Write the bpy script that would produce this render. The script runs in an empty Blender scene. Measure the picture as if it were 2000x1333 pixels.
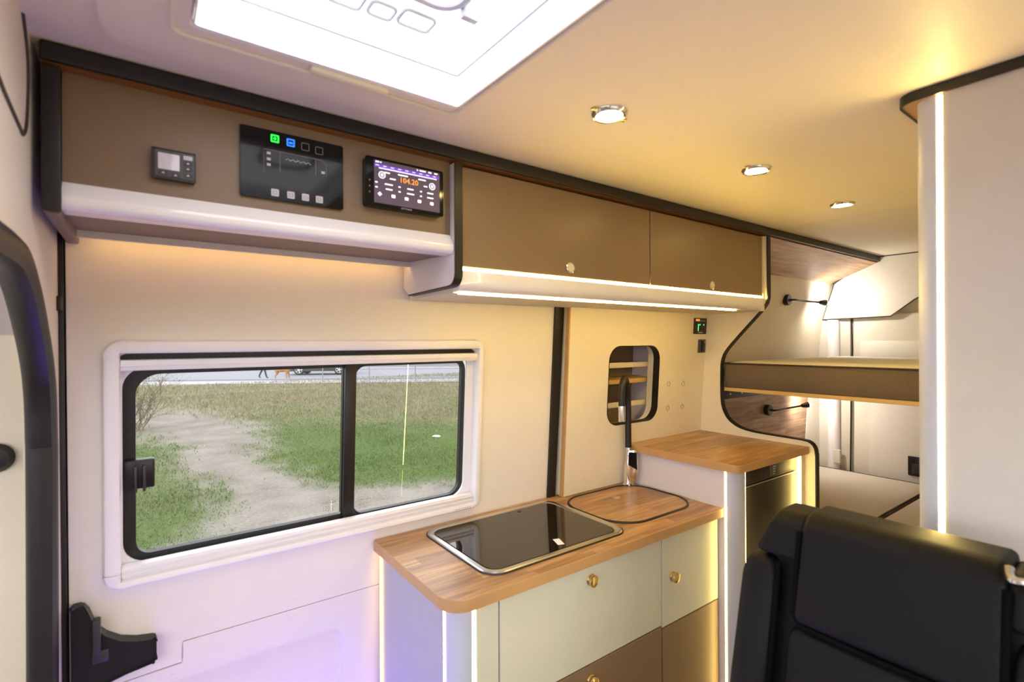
import bpy, bmesh, math, random
from mathutils import Matrix, Vector
random.seed(7)
scene = bpy.context.scene
COL = scene.collection

# ------------------------------------------------------------------ camera
YAW, PITCH, ROLL, FPX = math.radians(36.304), math.radians(0.103), math.radians(-0.2556), 984.25
CAM = Vector((0, 0, 1.48))
_f = Vector((math.sin(YAW)*math.cos(PITCH), math.cos(YAW)*math.cos(PITCH), math.sin(PITCH)))
_r = Vector((math.cos(YAW), -math.sin(YAW), 0)); _u = _r.cross(_f)
_c, _s = math.cos(ROLL), math.sin(ROLL)
_r, _u = _c*_r + _s*_u, _c*_u - _s*_r
cd = bpy.data.cameras.new('camera'); cam = bpy.data.objects.new('camera', cd); COL.objects.link(cam)
cd.sensor_width = 36; cd.lens = 36*FPX/2000; cd.clip_start = 0.02; cd.clip_end = 500
cam.matrix_world = Matrix(((_r.x, _u.x, -_f.x, CAM.x), (_r.y, _u.y, -_f.y, CAM.y), (_r.z, _u.z, -_f.z, CAM.z), (0, 0, 0, 1)))
cd.dof.use_dof = True; cd.dof.focus_distance = 2.6; cd.dof.aperture_fstop = 4.0
scene.camera = cam

# ------------------------------------------------------------------ world, exposure
SKY = 5.0
world = bpy.data.worlds.new('overcast_sky'); scene.world = world; world.use_nodes = True
bg = world.node_tree.nodes['Background']; bg.inputs[0].default_value = (0.98, 0.965, 1.0, 1); bg.inputs[1].default_value = SKY
vs = scene.view_settings
vs.view_transform = 'Standard'; vs.look = 'None'; vs.exposure = 0.0; vs.gamma = 1.0; vs.use_curve_mapping = False
scene.cycles.use_denoising = True
scene.cycles.max_bounces = 10; scene.cycles.diffuse_bounces = 6; scene.cycles.transparent_max_bounces = 16
scene.cycles.sample_clamp_indirect = 6.0; scene.cycles.use_light_tree = True
LED = 112.0            # warm LED strips, radiance
SPOT = 150.0           # ceiling downlights
WARM = (1.0, 0.70, 0.28)

# ------------------------------------------------------------------ materials
MATS = {}
def newmat(name):
    m = bpy.data.materials.new(name); m.use_nodes = True; MATS[name] = m
    return m, m.node_tree.nodes, m.node_tree.links, m.node_tree.nodes['Principled BSDF']
def N(nt, kind, **kw):
    n = nt.nodes.new(kind)
    for k, v in kw.items(): setattr(n, k, v)
    return n
def plain(name, col, rough=0.5, metal=0.0, var=0.03, scale=30.0, bump=0.0, bscale=200.0, coat=0.0, ior=1.45, spec=0.5):
    """base colour with faint noise mottling and optional fine relief"""
    m, nd, lk, bs = newmat(name); nt = m.node_tree
    tc = N(nt, 'ShaderNodeTexCoord'); no = N(nt, 'ShaderNodeTexNoise'); no.inputs['Scale'].default_value = scale; no.inputs['Detail'].default_value = 3
    lk.new(tc.outputs['Object'], no.inputs['Vector'])
    mx = N(nt, 'ShaderNodeMix', data_type='RGBA'); c0 = [max(0, c*(1-var)) for c in col]; c1 = [min(1, c*(1+var)) for c in col]
    mx.inputs[6].default_value = (*c0, 1); mx.inputs[7].default_value = (*c1, 1)
    lk.new(no.outputs['Fac'], mx.inputs[0]); lk.new(mx.outputs[2], bs.inputs['Base Color'])
    bs.inputs['Roughness'].default_value = rough; bs.inputs['Metallic'].default_value = metal
    bs.inputs['Coat Weight'].default_value = coat; bs.inputs['Coat Roughness'].default_value = 0.03; bs.inputs['IOR'].default_value = ior
    bs.inputs['Specular IOR Level'].default_value = spec
    if bump:
        b = N(nt, 'ShaderNodeBump'); n2 = N(nt, 'ShaderNodeTexNoise'); n2.inputs['Scale'].default_value = bscale; n2.inputs['Detail'].default_value = 4
        lk.new(tc.outputs['Object'], n2.inputs['Vector']); lk.new(n2.outputs['Fac'], b.inputs['Height'])
        b.inputs['Strength'].default_value = bump; b.inputs['Distance'].default_value = 0.002
        lk.new(b.outputs['Normal'], bs.inputs['Normal'])
    return m
def glow(name, col, strength):
    m, nd, lk, bs = newmat(name)
    bs.inputs['Base Color'].default_value = (*[min(1, c) for c in col], 1)
    bs.inputs['Emission Color'].default_value = (*col, 1); bs.inputs['Emission Strength'].default_value = strength
    return m
def wood(name, ca, cb, cc, axes='xy', rough=0.35, stave=(0.42, 0.045)):
    """butcher-block laminate decor: staves of varying tone with grain"""
    m, nd, lk, bs = newmat(name); nt = m.node_tree
    tc = N(nt, 'ShaderNodeTexCoord'); sp = N(nt, 'ShaderNodeSeparateXYZ'); cb_ = N(nt, 'ShaderNodeCombineXYZ')
    lk.new(tc.outputs['Object'], sp.inputs[0])
    lk.new(sp.outputs['XYZ'.index(axes[0].upper())], cb_.inputs[0]); lk.new(sp.outputs['XYZ'.index(axes[1].upper())], cb_.inputs[1])
    br = N(nt, 'ShaderNodeTexBrick'); br.inputs['Scale'].default_value = 1.0
    br.inputs['Brick Width'].default_value = stave[0]; br.inputs['Row Height'].default_value = stave[1]
    br.inputs['Mortar Size'].default_value = 0.0004; br.inputs['Mortar Smooth'].default_value = 1.0; br.inputs['Bias'].default_value = 0.0
    br.offset = 0.37; br.offset_frequency = 2; br.squash = 0.7; br.squash_frequency = 3
    br.inputs['Color1'].default_value = (*ca, 1); br.inputs['Color2'].default_value = (*cb, 1); br.inputs['Mortar'].default_value = (*cc, 1)
    lk.new(cb_.outputs[0], br.inputs['Vector'])
    mp = N(nt, 'ShaderNodeMapping'); mp.inputs['Scale'].default_value = (5, 75, 1); lk.new(cb_.outputs[0], mp.inputs[0])
    no = N(nt, 'ShaderNodeTexNoise'); no.inputs['Scale'].default_value = 1.0; no.inputs['Detail'].default_value = 6; no.inputs['Distortion'].default_value = 0.6
    lk.new(mp.outputs[0], no.inputs['Vector'])
    rp = N(nt, 'ShaderNodeValToRGB'); rp.color_ramp.elements[0].position = 0.36; rp.color_ramp.elements[1].position = 0.62
    rp.color_ramp.elements[0].color = (0.46, 0.38, 0.32, 1); rp.color_ramp.elements[1].color = (1, 1, 1, 1)
    lk.new(no.outputs['Fac'], rp.inputs[0])
    mx = N(nt, 'ShaderNodeMix', data_type='RGBA', blend_type='MULTIPLY'); mx.inputs[0].default_value = 0.75
    lk.new(br.outputs['Color'], mx.inputs[6]); lk.new(rp.outputs[0], mx.inputs[7]); lk.new(mx.outputs[2], bs.inputs['Base Color'])
    bs.inputs['Roughness'].default_value = rough
    return m
def glasspane(name, tint=(0.93, 0.95, 0.95), refl=0.03):
    m, nd, lk, bs = newmat(name); nt = m.node_tree; nt.nodes.remove(bs)
    tr = N(nt, 'ShaderNodeBsdfTransparent'); tr.inputs[0].default_value = (*tint, 1)
    gl = N(nt, 'ShaderNodeBsdfGlossy'); gl.inputs['Roughness'].default_value = 0.0
    ge = N(nt, 'ShaderNodeNewGeometry'); dt = N(nt, 'ShaderNodeVectorMath', operation='DOT_PRODUCT')
    lk.new(ge.outputs['Normal'], dt.inputs[0]); lk.new(ge.outputs['Incoming'], dt.inputs[1])
    ab = N(nt, 'ShaderNodeMath', operation='ABSOLUTE'); lk.new(dt.outputs['Value'], ab.inputs[0])
    om = N(nt, 'ShaderNodeMath', operation='SUBTRACT'); om.inputs[0].default_value = 1.0; lk.new(ab.outputs[0], om.inputs[1])
    pw = N(nt, 'ShaderNodeMath', operation='POWER'); pw.inputs[1].default_value = 5.0; lk.new(om.outputs[0], pw.inputs[0])
    ma = N(nt, 'ShaderNodeMath', operation='MULTIPLY_ADD'); ma.inputs[1].default_value = 1.0-refl; ma.inputs[2].default_value = refl; lk.new(pw.outputs[0], ma.inputs[0])
    mx = N(nt, 'ShaderNodeMixShader'); lk.new(ma.outputs[0], mx.inputs[0]); lk.new(tr.outputs[0], mx.inputs[1]); lk.new(gl.outputs[0], mx.inputs[2])
    lk.new(mx.outputs[0], nt.nodes['Material Output'].inputs[0])
    return m

plain('cream_wall', (0.77, 0.71, 0.58), 0.55, bump=0.15, bscale=350)
plain('white_door', (0.78, 0.74, 0.69), 0.5, bump=0.1, bscale=350)
plain('ceiling_white', (0.74, 0.68, 0.57), 0.5)
plain('white_plastic', (0.80, 0.79, 0.84), 0.28)
plain('white_gloss', (0.90, 0.89, 0.92), 0.14, coat=0.6)
plain('lilac_white', (0.72, 0.69, 0.72), 0.4)
plain('taupe', (0.215, 0.150, 0.092), 0.38)
plain('taupe_dark', (0.19, 0.14, 0.10), 0.5)
plain('mint', (0.63, 0.67, 0.58), 0.35)
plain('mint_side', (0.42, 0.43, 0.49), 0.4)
plain('black_rubber', (0.012, 0.011, 0.011), 0.42)
plain('black_plastic', (0.010, 0.009, 0.009), 0.35)
plain('grey_plastic', (0.035, 0.033, 0.033), 0.4)
plain('black_gloss', (0.008, 0.008, 0.008), 0.08, spec=0.22)
plain('glass_black', (0.014, 0.010, 0.006), 0.02, coat=0.0, ior=1.6)
plain('fridge_black', (0.030, 0.026, 0.022), 0.3)
plain('chrome', (0.85, 0.85, 0.86), 0.12, metal=1.0)
plain('steel', (0.62, 0.60, 0.57), 0.28, metal=1.0)
plain('brass', (0.75, 0.58, 0.30), 0.25, metal=1.0)
plain('button_cream', (0.75, 0.68, 0.52), 0.35)
plain('alu_column', (0.56, 0.60, 0.72), 0.4, metal=0.1)
plain('bath_panel', (0.64, 0.625, 0.60), 0.42)
plain('leather', (0.0045, 0.0042, 0.0044), 0.52, bump=0.25, bscale=420, spec=0.2)
plain('leather_piping', (0.003, 0.003, 0.003), 0.7, spec=0.05)
plain('mattress_side', (0.145, 0.110, 0.080), 0.9, var=0.12, scale=120, bump=0.5, bscale=500)
plain('mattress_top', (0.72, 0.68, 0.62), 0.9, bump=0.3, bscale=300)
plain('mattress_cream', (0.72, 0.70, 0.66), 0.9, bump=0.5, bscale=90)
plain('piping_brown', (0.05, 0.034, 0.026), 0.8)
plain('board_edge', (0.62, 0.42, 0.16), 0.5)
plain('rail_dark', (0.035, 0.045, 0.045), 0.45)
plain('rear_cream', (0.74, 0.70, 0.62), 0.5)
plain('rear_white', (0.80, 0.78, 0.73), 0.45)
plain('pillar_grey', (0.66, 0.62, 0.56), 0.45)
plain('floor_vinyl', (0.30, 0.25, 0.20), 0.5, var=0.15, scale=12)
plain('cab_grey', (0.50, 0.46, 0.47), 0.6)
plain('seam_dark', (0.05, 0.04, 0.035), 0.6)
plain('skylight_white', (0.90, 0.90, 0.92), 0.35)
plain('handle_grey', (0.55, 0.57, 0.63), 0.4)
plain('sticker', (0.85, 0.84, 0.86), 0.5)
plain('mark_grey', (0.28, 0.26, 0.27), 0.5)
plain('mark_light', (0.55, 0.54, 0.60), 0.4)
plain('device_grey', (0.060, 0.056, 0.056), 0.35)
plain('lcd_grey', (0.60, 0.58, 0.68), 0.12, coat=0.6)  # base lightened to stand in for a bright reflection on the display
wood('wood_top', (0.33, 0.175, 0.072), (0.55, 0.335, 0.155), (0.25, 0.13, 0.05), 'xy', 0.32, (0.30, 0.042))
wood('wood_wall', (0.36, 0.22, 0.13), (0.55, 0.38, 0.25), (0.26, 0.14, 0.08), 'xz', 0.4)
wood('wood_slope', (0.46, 0.28, 0.16), (0.62, 0.42, 0.27), (0.28, 0.15, 0.08), 'xy', 0.4)
plain('wood_edge', (0.50, 0.30, 0.13), 0.4, var=0.12, scale=25)
plain('wood_red', (0.22, 0.085, 0.03), 0.45, var=0.15, scale=20)
glow('led_warm', (1.0, 0.675, 0.165), LED)
glow('led_dim', (1.0, 0.675, 0.165), LED*0.035)
glow('led_white', (1.0, 0.70, 0.20), LED*0.8)
glow('led_low', (1.0, 0.675, 0.165), LED*0.55)
glow('led_console', (1.0, 0.60, 0.18), LED*0.075)
glow('led_fridge', (1.0, 0.70, 0.20), LED*0.14)
glow('led_mid', (1.0, 0.70, 0.20), LED*0.33)
glow('led_pocket', (0.19, 0.13, 1.0), 260)
glow('spot_bulb', (1.0, 0.71, 0.23), SPOT)
glow('lamp_bulb', (1.0, 0.92, 0.80), 620)
glow('led_purple', (0.19, 0.11, 1.0), 200)
glow('icon_green', (0.02, 0.95, 0.08), 1.1)
glow('icon_blue', (0.02, 0.20, 1.0), 1.3)
glow('screen_dark', (0.06, 0.042, 0.066), 0.9)
glow('screen_violet', (0.13, 0.06, 0.42), 0.9)
glow('screen_band', (0.62, 0.55, 1.0), 1.2)
glow('screen_white', (0.95, 0.90, 1.0), 1.3)
glow('screen_orange', (1.0, 0.30, 0.02), 1.4)
glow('screen_green', (0.10, 0.95, 0.30), 1.2)
glow('tag_orange', (0.9, 0.32, 0.05), 0.7)
glasspane('window_glass', (0.76, 0.775, 0.775), 0.03)
glasspane('dome_glass', (0.97, 0.98, 1.0), 0.03)

# ------------------------------------------------------------------ mesh helpers
def BM(): return bmesh.new()
def box(bm, x0, x1, y0, y1, z0, z1, bev=0.0, seg=2):
    g = bmesh.ops.create_cube(bm, size=1.0)
    vsl = g['verts']
    for v in vsl:
        v.co = Vector(((x0+x1)/2 + v.co.x*(x1-x0), (y0+y1)/2 + v.co.y*(y1-y0), (z0+z1)/2 + v.co.z*(z1-z0)))
    if bev > 0:
        bev = min(bev, 0.49*min(abs(x1-x0), abs(y1-y0), abs(z1-z0)))
        es = {e for v in vsl for e in v.link_edges}
        bmesh.ops.bevel(bm, geom=list(es), offset=bev, segments=seg, profile=0.5, affect='EDGES')
    return bm
def ax3(axis, a, b, t):
    return Vector({'x': (t, a, b), 'y': (a, t, b), 'z': (a, b, t)}[axis])
def plate(bm, outer, holes, axis, t0, t1):
    """flat plate between t0 and t1 along axis, polygon outline with holes"""
    for t in (t0, t1):
        es = []
        for lp in [outer] + list(holes):
            vv = [bm.verts.new(ax3(axis, p[0], p[1], t)) for p in lp]
            es += [bm.edges.new((vv[i], vv[(i+1) % len(vv)])) for i in range(len(vv))]
        bmesh.ops.triangle_fill(bm, use_beauty=True, use_dissolve=False, edges=es)
    for lp in [outer] + list(holes):
        n = len(lp)
        a = [bm.verts.new(ax3(axis, p[0], p[1], t0)) for p in lp]; b = [bm.verts.new(ax3(axis, p[0], p[1], t1)) for p in lp]
        for i in range(n):
            j = (i+1) % n; bm.faces.new((a[i], a[j], b[j], b[i]))
    bmesh.ops.remove_doubles(bm, verts=bm.verts[:], dist=1e-5)
    return bm
def loft(bm, loops, closed=True, cap=False, ring=False):
    rows = [[bm.verts.new(Vector(p)) for p in lp] for lp in loops]
    n = len(rows[0]); m = len(rows)
    for k in range(m if ring else m-1):
        a, b = rows[k], rows[(k+1) % m]
        for i in range(n if closed else n-1):
            j = (i+1) % n
            try: bm.faces.new((a[i], a[j], b[j], b[i]))
            except ValueError: pass
    if cap:
        for rw in (rows[0], rows[-1]):
            try: bm.faces.new(rw)
            except ValueError: pass
    return bm
def rrect(x0, x1, y0, y1, r, n=6):
    if not isinstance(r, (tuple, list)): r = (r, r, r, r)
    out = []
    for (cx, cy, a0, rr) in ((x1-r[0], y1-r[0], 0, r[0]), (x0+r[1], y1-r[1], 90, r[1]), (x0+r[2], y0+r[2], 180, r[2]), (x1-r[3], y0+r[3], 270, r[3])):
        for k in range(n+1):
            a = math.radians(a0 + 90*k/n); out.append((cx+rr*math.cos(a), cy+rr*math.sin(a)))
    return out
def tube(bm, pts, r, n=8, closed=False, cap=True):
    pts = [Vector(p) for p in pts]; m = len(pts); rad = r if isinstance(r, (list, tuple)) else [r]*m
    loops = []; ref = None
    for i, p in enumerate(pts):
        a = pts[(i-1) % m] if (closed or i > 0) else p; b = pts[(i+1) % m] if (closed or i < m-1) else p
        t = (b-a).normalized()
        if ref is None: ref = Vector((0, 0, 1)) if abs(t.z) < 0.9 else Vector((1, 0, 0))
        s = t.cross(ref).normalized(); q = s.cross(t).normalized(); ref = q
        loops.append([p + (s*math.cos(2*math.pi*k/n) + q*math.sin(2*math.pi*k/n))*rad[i] for k in range(n)])
    loft(bm, loops, True, cap and not closed, ring=closed)
    return bm
def lathe(bm, prof, c, d, n=24):
    """profile [(radius, height)] round axis d from point c"""
    c, d = Vector(c), Vector(d).normalized()
    ref = Vector((0, 0, 1)) if abs(d.z) < 0.9 else Vector((1, 0, 0)); s = d.cross(ref).normalized(); q = d.cross(s)
    loft(bm, [[c + d*h + (s*math.cos(2*math.pi*k/n) + q*math.sin(2*math.pi*k/n))*max(r, 1e-5) for k in range(n)] for r, h in prof], True, True)
    return bm
def smooth_path(pts, n=8):
    P_ = [Vector(p) for p in pts]; out = []
    for i in range(len(P_)-1):
        p0, p1, p2, p3 = P_[max(i-1, 0)], P_[i], P_[i+1], P_[min(i+2, len(P_)-1)]
        for k in range(n):
            t = k/n; out.append(0.5*((2*p1) + (p2-p0)*t + (2*p0-5*p1+4*p2-p3)*t*t + (3*p1-p0-3*p2+p3)*t**3))
    out.append(P_[-1]); return out
def empty(name, loc, label=None, cat=None, group=None, kind=None):
    o = bpy.data.objects.new(name, None); COL.objects.link(o); o.location = loc; o.empty_display_size = 0.05
    tag(o, label, cat, group, kind); return o
def tag(o, label=None, cat=None, group=None, kind=None):
    if label: o['label'] = label
    if cat: o['category'] = cat
    if group: o['group'] = group
    if kind: o['kind'] = kind
    return o
def base_of(o):
    v = Vector((0, 0, 0))
    while o is not None: v += o.location; o = o.parent
    return v
def obj(name, bm, mat, parent=None, M=None, smooth=True, loc=None, angle=35):
    """one mesh object; shapes are given in world metres (or in frame M), the origin is set to the parent's or to loc"""
    if M is not None: bmesh.ops.transform(bm, matrix=M, verts=bm.verts[:])
    bmesh.ops.remove_doubles(bm, verts=bm.verts[:], dist=1e-6)
    bmesh.ops.recalc_face_normals(bm, faces=bm.faces[:])
    me = bpy.data.meshes.new(name)
    if parent is None and loc is None:
        xs = [v.co for v in bm.verts]
        loc = Vector((sum(c.x for c in xs)/len(xs), sum(c.y for c in xs)/len(xs), min(c.z for c in xs)))
    off = base_of(parent) if parent is not None else Vector(loc)
    bmesh.ops.translate(bm, vec=-off, verts=bm.verts[:])
    bm.to_mesh(me); bm.free()
    if smooth:
        for p in me.polygons: p.use_smooth = True
        me.set_sharp_from_angle(angle=math.radians(angle))
    me.materials.append(MATS[mat] if isinstance(mat, str) else mat)
    o = bpy.data.objects.new(name, me); COL.objects.link(o)
    if parent is not None: o.parent = parent
    else: o.location = loc
    return o
def text(body, size, mat, parent, M, name='lettering', align='CENTER', sx=1.0):
    cu = bpy.data.curves.new(name, 'FONT'); cu.body = body; cu.size = size; cu.align_x = align; cu.align_y = 'CENTER'; cu.resolution_u = 2
    t = bpy.data.objects.new('tmp_text', cu); COL.objects.link(t)
    bpy.context.view_layer.update()
    me = bpy.data.meshes.new_from_object(t.evaluated_get(bpy.context.evaluated_depsgraph_get()))
    bpy.data.objects.remove(t)
    me.transform(Matrix.Diagonal((sx, 1, 1, 1))); me.transform(M); me.transform(Matrix.Translation(-base_of(parent)))
    me.materials.clear(); me.materials.append(MATS[mat])
    o = bpy.data.objects.new(name, me); COL.objects.link(o); o.parent = parent
    return o

# tilted frame of the window-side wall: (u along the van, v up the wall, w into the room)
TL = math.atan(0.065)
MW = Matrix(((1, 0, 0, 0), (0, -math.sin(TL), -math.cos(TL), 1.45), (0, math.cos(TL), -math.sin(TL), 0.9), (0, 0, 0, 1)))
def wy(z): return 1.45 - 0.065*(z-0.9)
# upright frame looking at -Y faces: (x, z, out)
def MF(y): return Matrix(((1, 0, 0, 0), (0, 0, -1, y), (0, 1, 0, 0), (0, 0, 0, 1)))

# ================================================================== STRUCTURE
ZC = 1.962
Y0 = -0.42
def struct(name, bm, mat, label, cat, **k):
    return tag(obj(name, bm, mat, **k), label, cat, kind='structure')

struct('floor', box(BM(), -1.9, 3.5, Y0-0.03, 1.52, -0.03, 0.0), 'floor_vinyl', 'brown vinyl floor of the camper van', 'floor')
# outer skin of the window side, with the window opening
wb = BM(); plate(wb, [(-0.2, -0.9), (3.5, -0.9), (3.5, 1.12), (-0.2, 1.12)], [rrect(-0.045, 0.895, 0.05, 0.55, 0.03)], 'z', -0.045, -0.025)
struct('wall_back', wb, 'cream_wall', 'cream side wall of the van behind the sliding door and kitchen', 'wall', M=MW)
# lining of the wall right of the sliding door
bunk = BM(); plate(bunk, [(1.27, -0.9), (3.46, -0.9), (3.46, 1.02), (1.27, 1.02)], [rrect(1.478, 1.812, 0.235, 0.575, 0.06)], 'z', -0.028, -0.002)
o = obj('wall_lining', bunk, 'cream_wall', bpy.data.objects['wall_back'], M=MW)
# ceiling: front piece with skylight opening, rear piece, roof skin above
SX0, SX1, SY0, SY1 = 0.062, 0.516, 0.20, 0.888
cl = BM(); plate(cl, [(-0.16, Y0), (2.225, Y0), (2.225, 0.85), (2.165, 1.45), (-0.16, 1.45)], [rrect(SX0, SX1, SY0, SY1, 0.01)], 'z', ZC, ZC+0.03)
ceil = struct('ceiling', cl, 'ceiling_white', 'cream white van ceiling with a skylight opening', 'ceiling')
cl = BM(); plate(cl, [(2.228, Y0), (3.47, Y0), (3.47, 1.45), (2.168, 1.45), (2.228, 0.85)], [], 'z', ZC, ZC+0.03); obj('ceiling_panel', cl, 'ceiling_white', ceil)
cl = BM(); plate(cl, [(-0.16, Y0-0.03), (3.5, Y0-0.03), (3.5, 1.5), (-0.16, 1.5)], [rrect(SX0-0.012, SX1+0.012, SY0-0.012, SY1+0.012, 0.02)], 'z', ZC+0.032, ZC+0.045); obj('roof_skin', cl, 'seam_dark', ceil)
st = BM(); plate(st, rrect(-0.05, 0.592, -0.05, 1.008, 0.05), [rrect(SX0-0.004, SX1+0.004, SY0-0.004, SY1+0.004, 0.012)], 'z', ZC-0.007, ZC+0.001)
obj('skylight_surround', st, 'ceiling_white', ceil)

# side opposite (behind the camera) and rear wall, cab openings for the daylight
wf = BM(); plate(wf, [(-0.15, 0), (3.5, 0), (3.5, 2.0), (-0.15, 2.0)], [rrect(0.0, 0.95, 0.94, 1.46, 0.05)], 'y', Y0-0.03, Y0)  # unseen window opening, added to let in more daylight
struct('wall_front', wf, 'cream_wall', 'cream side wall opposite the sliding door', 'wall')
rw = struct('wall_right', box(BM(), 3.46, 3.50, Y0-0.03, 1.5, 0, 2.0), 'rear_cream', 'cream rear end wall of the van behind the bunks', 'wall')

# cab portal on the left: panel with arch, rubber seal, pod seam, clip
arch = [(0.78, 1.633), (0.871, 1.632), (0.97, 1.633), (1.061, 1.625), (1.15, 1.585), (1.235, 1.52), (1.30, 1.455), (1.336, 1.39), (1.352, 1.30), (1.358, 1.15), (1.36, 0.0)]
wl = BM(); plate(wl, arch + [(1.475, 0.0), (1.475, 1.1), (1.40, 1.962), (0.78, 1.962)], [], 'x', -0.165, -0.14)
wall_left = struct('wall_left', wl, 'white_door', 'white door pillar cover beside the cab opening', 'wall')
sp = smooth_path([(-0.158, a, b) for a, b in arch], 4)
loops = []
for i, p in enumerate(sp):
    a, b = sp[max(i-1, 0)], sp[min(i+1, len(sp)-1)]; t = (b-a).normalized(); nrm = t.cross(Vector((1, 0, 0))).normalized()
    if nrm.z > 0.2 or nrm.y > 0.2: nrm = -nrm
    L = []
    for k in range(14):
        an = 2*math.pi*k/14; rr = 1.0 + (0.12 if k == 2 else 0)
        L.append(p + Vector((1, 0, 0))*0.024*math.cos(an)*rr + nrm*(0.016 + 0.026*math.sin(an)*rr))
    loops.append(L)
sb = BM(); loft(sb, loops, True, True); obj('door_seal', sb, 'black_rubber', wall_left)
pod = BM(); tube(pod, smooth_path([(-0.139, 0.96, 2.0), (-0.139, 1.02, 1.955), (-0.139, 1.053, 1.90), (-0.139, 1.042, 1.82), (-0.139, 1.018, 1.788), (-0.139, 0.985, 1.788), (-0.139, 0.873, 1.80), (-0.139, 0.80, 1.815)], 5), 0.0028, 6); obj('pod_seam', pod, 'seam_dark', wall_left)
cp = BM(); box(cp, -0.145, -0.132, 1.375, 1.425, 1.548, 1.578, 0.003); obj('clip', cp, 'black_plastic', wall_left)

# cab side: door seen through the portal
d2 = empty('door_2', (-0.6, 1.50, 0), 'pale cab door beyond the black rubber arch', 'door', kind='structure')
b = BM(); box(b, -1.3, -0.16, 1.475, 1.51, 0.0, 1.50, 0.006); obj('door_card', b, 'cream_wall', d2)
b = BM(); box(b, -1.3, -0.16, 1.483, 1.515, 1.495, 1.98, 0.004); obj('upper_trim', b, 'cab_grey', d2)
b = BM(); lathe(b, [(0, 0), (0.028, 0), (0.030, 0.01), (0.022, 0.022), (0, 0.024)], (-0.243, 1.476, 1.245), (0, -1, 0)); obj('grab_knob', b, 'black_plastic', d2)
# cab floor shell with windscreen opening left free for daylight
cs = BM(); plate(cs, [(Y0, 0), (1.5, 0), (1.5, 1.96), (Y0, 1.96)], [rrect(-0.34, 1.40, 0.95, 1.72, 0.1)], 'x', -1.9, -1.87)
cab = struct('wall_cab', cs, 'cab_grey', 'grey cab front with the windscreen opening', 'wall')
cs = BM(); box(cs, -1.88, -0.15, Y0-0.03, Y0, 0, 1.0); box(cs, -0.5, -0.15, Y0-0.03, Y0, 1.0, 1.96); obj('side_panel', cs, 'cab_grey', cab)
cs = BM(); box(cs, -1.88, -0.16, Y0, 1.5, 1.962, 1.98); obj('roof_lining', cs, 'cab_grey', cab)
cs = BM(); box(cs, -1.88, -1.3, 1.48, 1.51, 0, 1.96); obj('quarter_panel', cs, 'cab_grey', cab)

# ------------------------------------------------------------------ sliding door
d1 = empty('door_1', (0.55, 1.47, 0.0), 'white sliding door lining around the wide window', 'door', kind='structure')
seam = [(0.60, -0.1475), (0.076, -0.1445), (0.076, -0.196), (-0.128, -0.2015)]
b = BM(); plate(b, [(-0.128, -0.1990), (0.079, -0.1930), (0.079, -0.1420), (0.60, -0.1455), (1.232, -0.15), (1.232, 0.86), (-0.128, 0.86)], [rrect(-0.05, 0.897, 0.045, 0.56, 0.03)], 'z', -0.022, 0.0)
obj('door_panel', b, 'white_door', d1, M=MW)
b = BM(); plate(b, [(-0.128, -0.2015), (0.076, -0.1965), (0.076, -0.1445), (0.60, -0.1475), (1.232, -0.152), (1.232, -0.9), (-0.128, -0.9)], [rrect(-0.06, 0.472, -0.53, -0.236, 0.05, 8)], 'z', -0.022, 0.0)
obj('lower_trim', b, 'white_door', d1, M=MW)
b = BM(); L0 = rrect(-0.06, 0.472, -0.53, -0.236, 0.05, 8); L1 = rrect(-0.045, 0.450, -0.515, -0.250, 0.045, 8)
loft(b, [[(x, y, 0.0) for x, y in L0], [(x, y, -0.004) for x, y in rrect(-0.058, 0.470, -0.528, -0.238, 0.05, 8)], [(x, y, -0.05) for x, y in L1], [(x, y, -0.052) for x, y in rrect(-0.03, 0.435, -0.50, -0.265, 0.04, 8)]], True, False)
bm2 = b; plate(bm2, rrect(-0.032, 0.437, -0.502, -0.263, 0.04, 8), [], 'z', -0.054, -0.052); obj('pocket', b, 'white_door', d1, M=MW)
b = BM(); box(b, -0.13, 1.235, -0.9, -0.16, -0.024, -0.0225); obj('backing', b, 'seam_dark', d1, M=MW) if False else b.free()
for (u, v) in ((0.118, -0.125), (0.118, -0.165), (0.058, -0.172), (0.058, -0.222), (0.335, -0.122), (0.335, -0.165)):
    b = BM(); lathe(b, [(0, 0.0), (0.006, 0.0), (0.006, 0.0012), (0, 0.0014)], (u, v, 0), (0, 0, 1), 12); obj('screw_cap', b, 'white_door', d1, M=MW)
# seals at both ends of the sliding door
b = BM(); box(b, -0.145, -0.131, -0.9, 0.86, -0.03, 0.008, 0.003); obj('door_seal', b, 'black_rubber', d1, M=MW)
b = BM(); plate(b, [(1.222, -0.01), (1.258, -0.01), (1.262, 0.40), (1.268, 0.86), (1.226, 0.86), (1.224, 0.40)], [], 'z', -0.03, 0.010); obj('pillar_seal', b, 'black_rubber', d1, M=MW)
# inner door handle
b = BM(); hp = [(-0.124, 0.016), (-0.104, 0.016), (-0.094, 0.0), (-0.083, -0.038), (-0.065, -0.062), (-0.040, -0.082), (-0.012, -0.093), (0.015, -0.0985), (0.022, -0.099), (0.026, -0.104), (0.026, -0.148), (0.020, -0.156), (-0.03, -0.163), (-0.124, -0.185)]
plate(b, hp, [], 'z', 0.0, 0.028); bmesh.ops.bevel(b, geom=[e for e in b.edges if e.calc_face_angle(0) > 0.6], offset=0.003, segments=2, affect='EDGES')
hd = obj('handle', b, 'black_plastic', d1, M=MW)
b = BM(); box(b, -0.0875, -0.0735, -0.095, -0.016, 0.022, 0.044, 0.003); box(b, -0.09, -0.060, -0.118, -0.09, 0.024, 0.034, 0.004); obj('latch_lever', b, 'grey_plastic', hd, M=MW)
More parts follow.
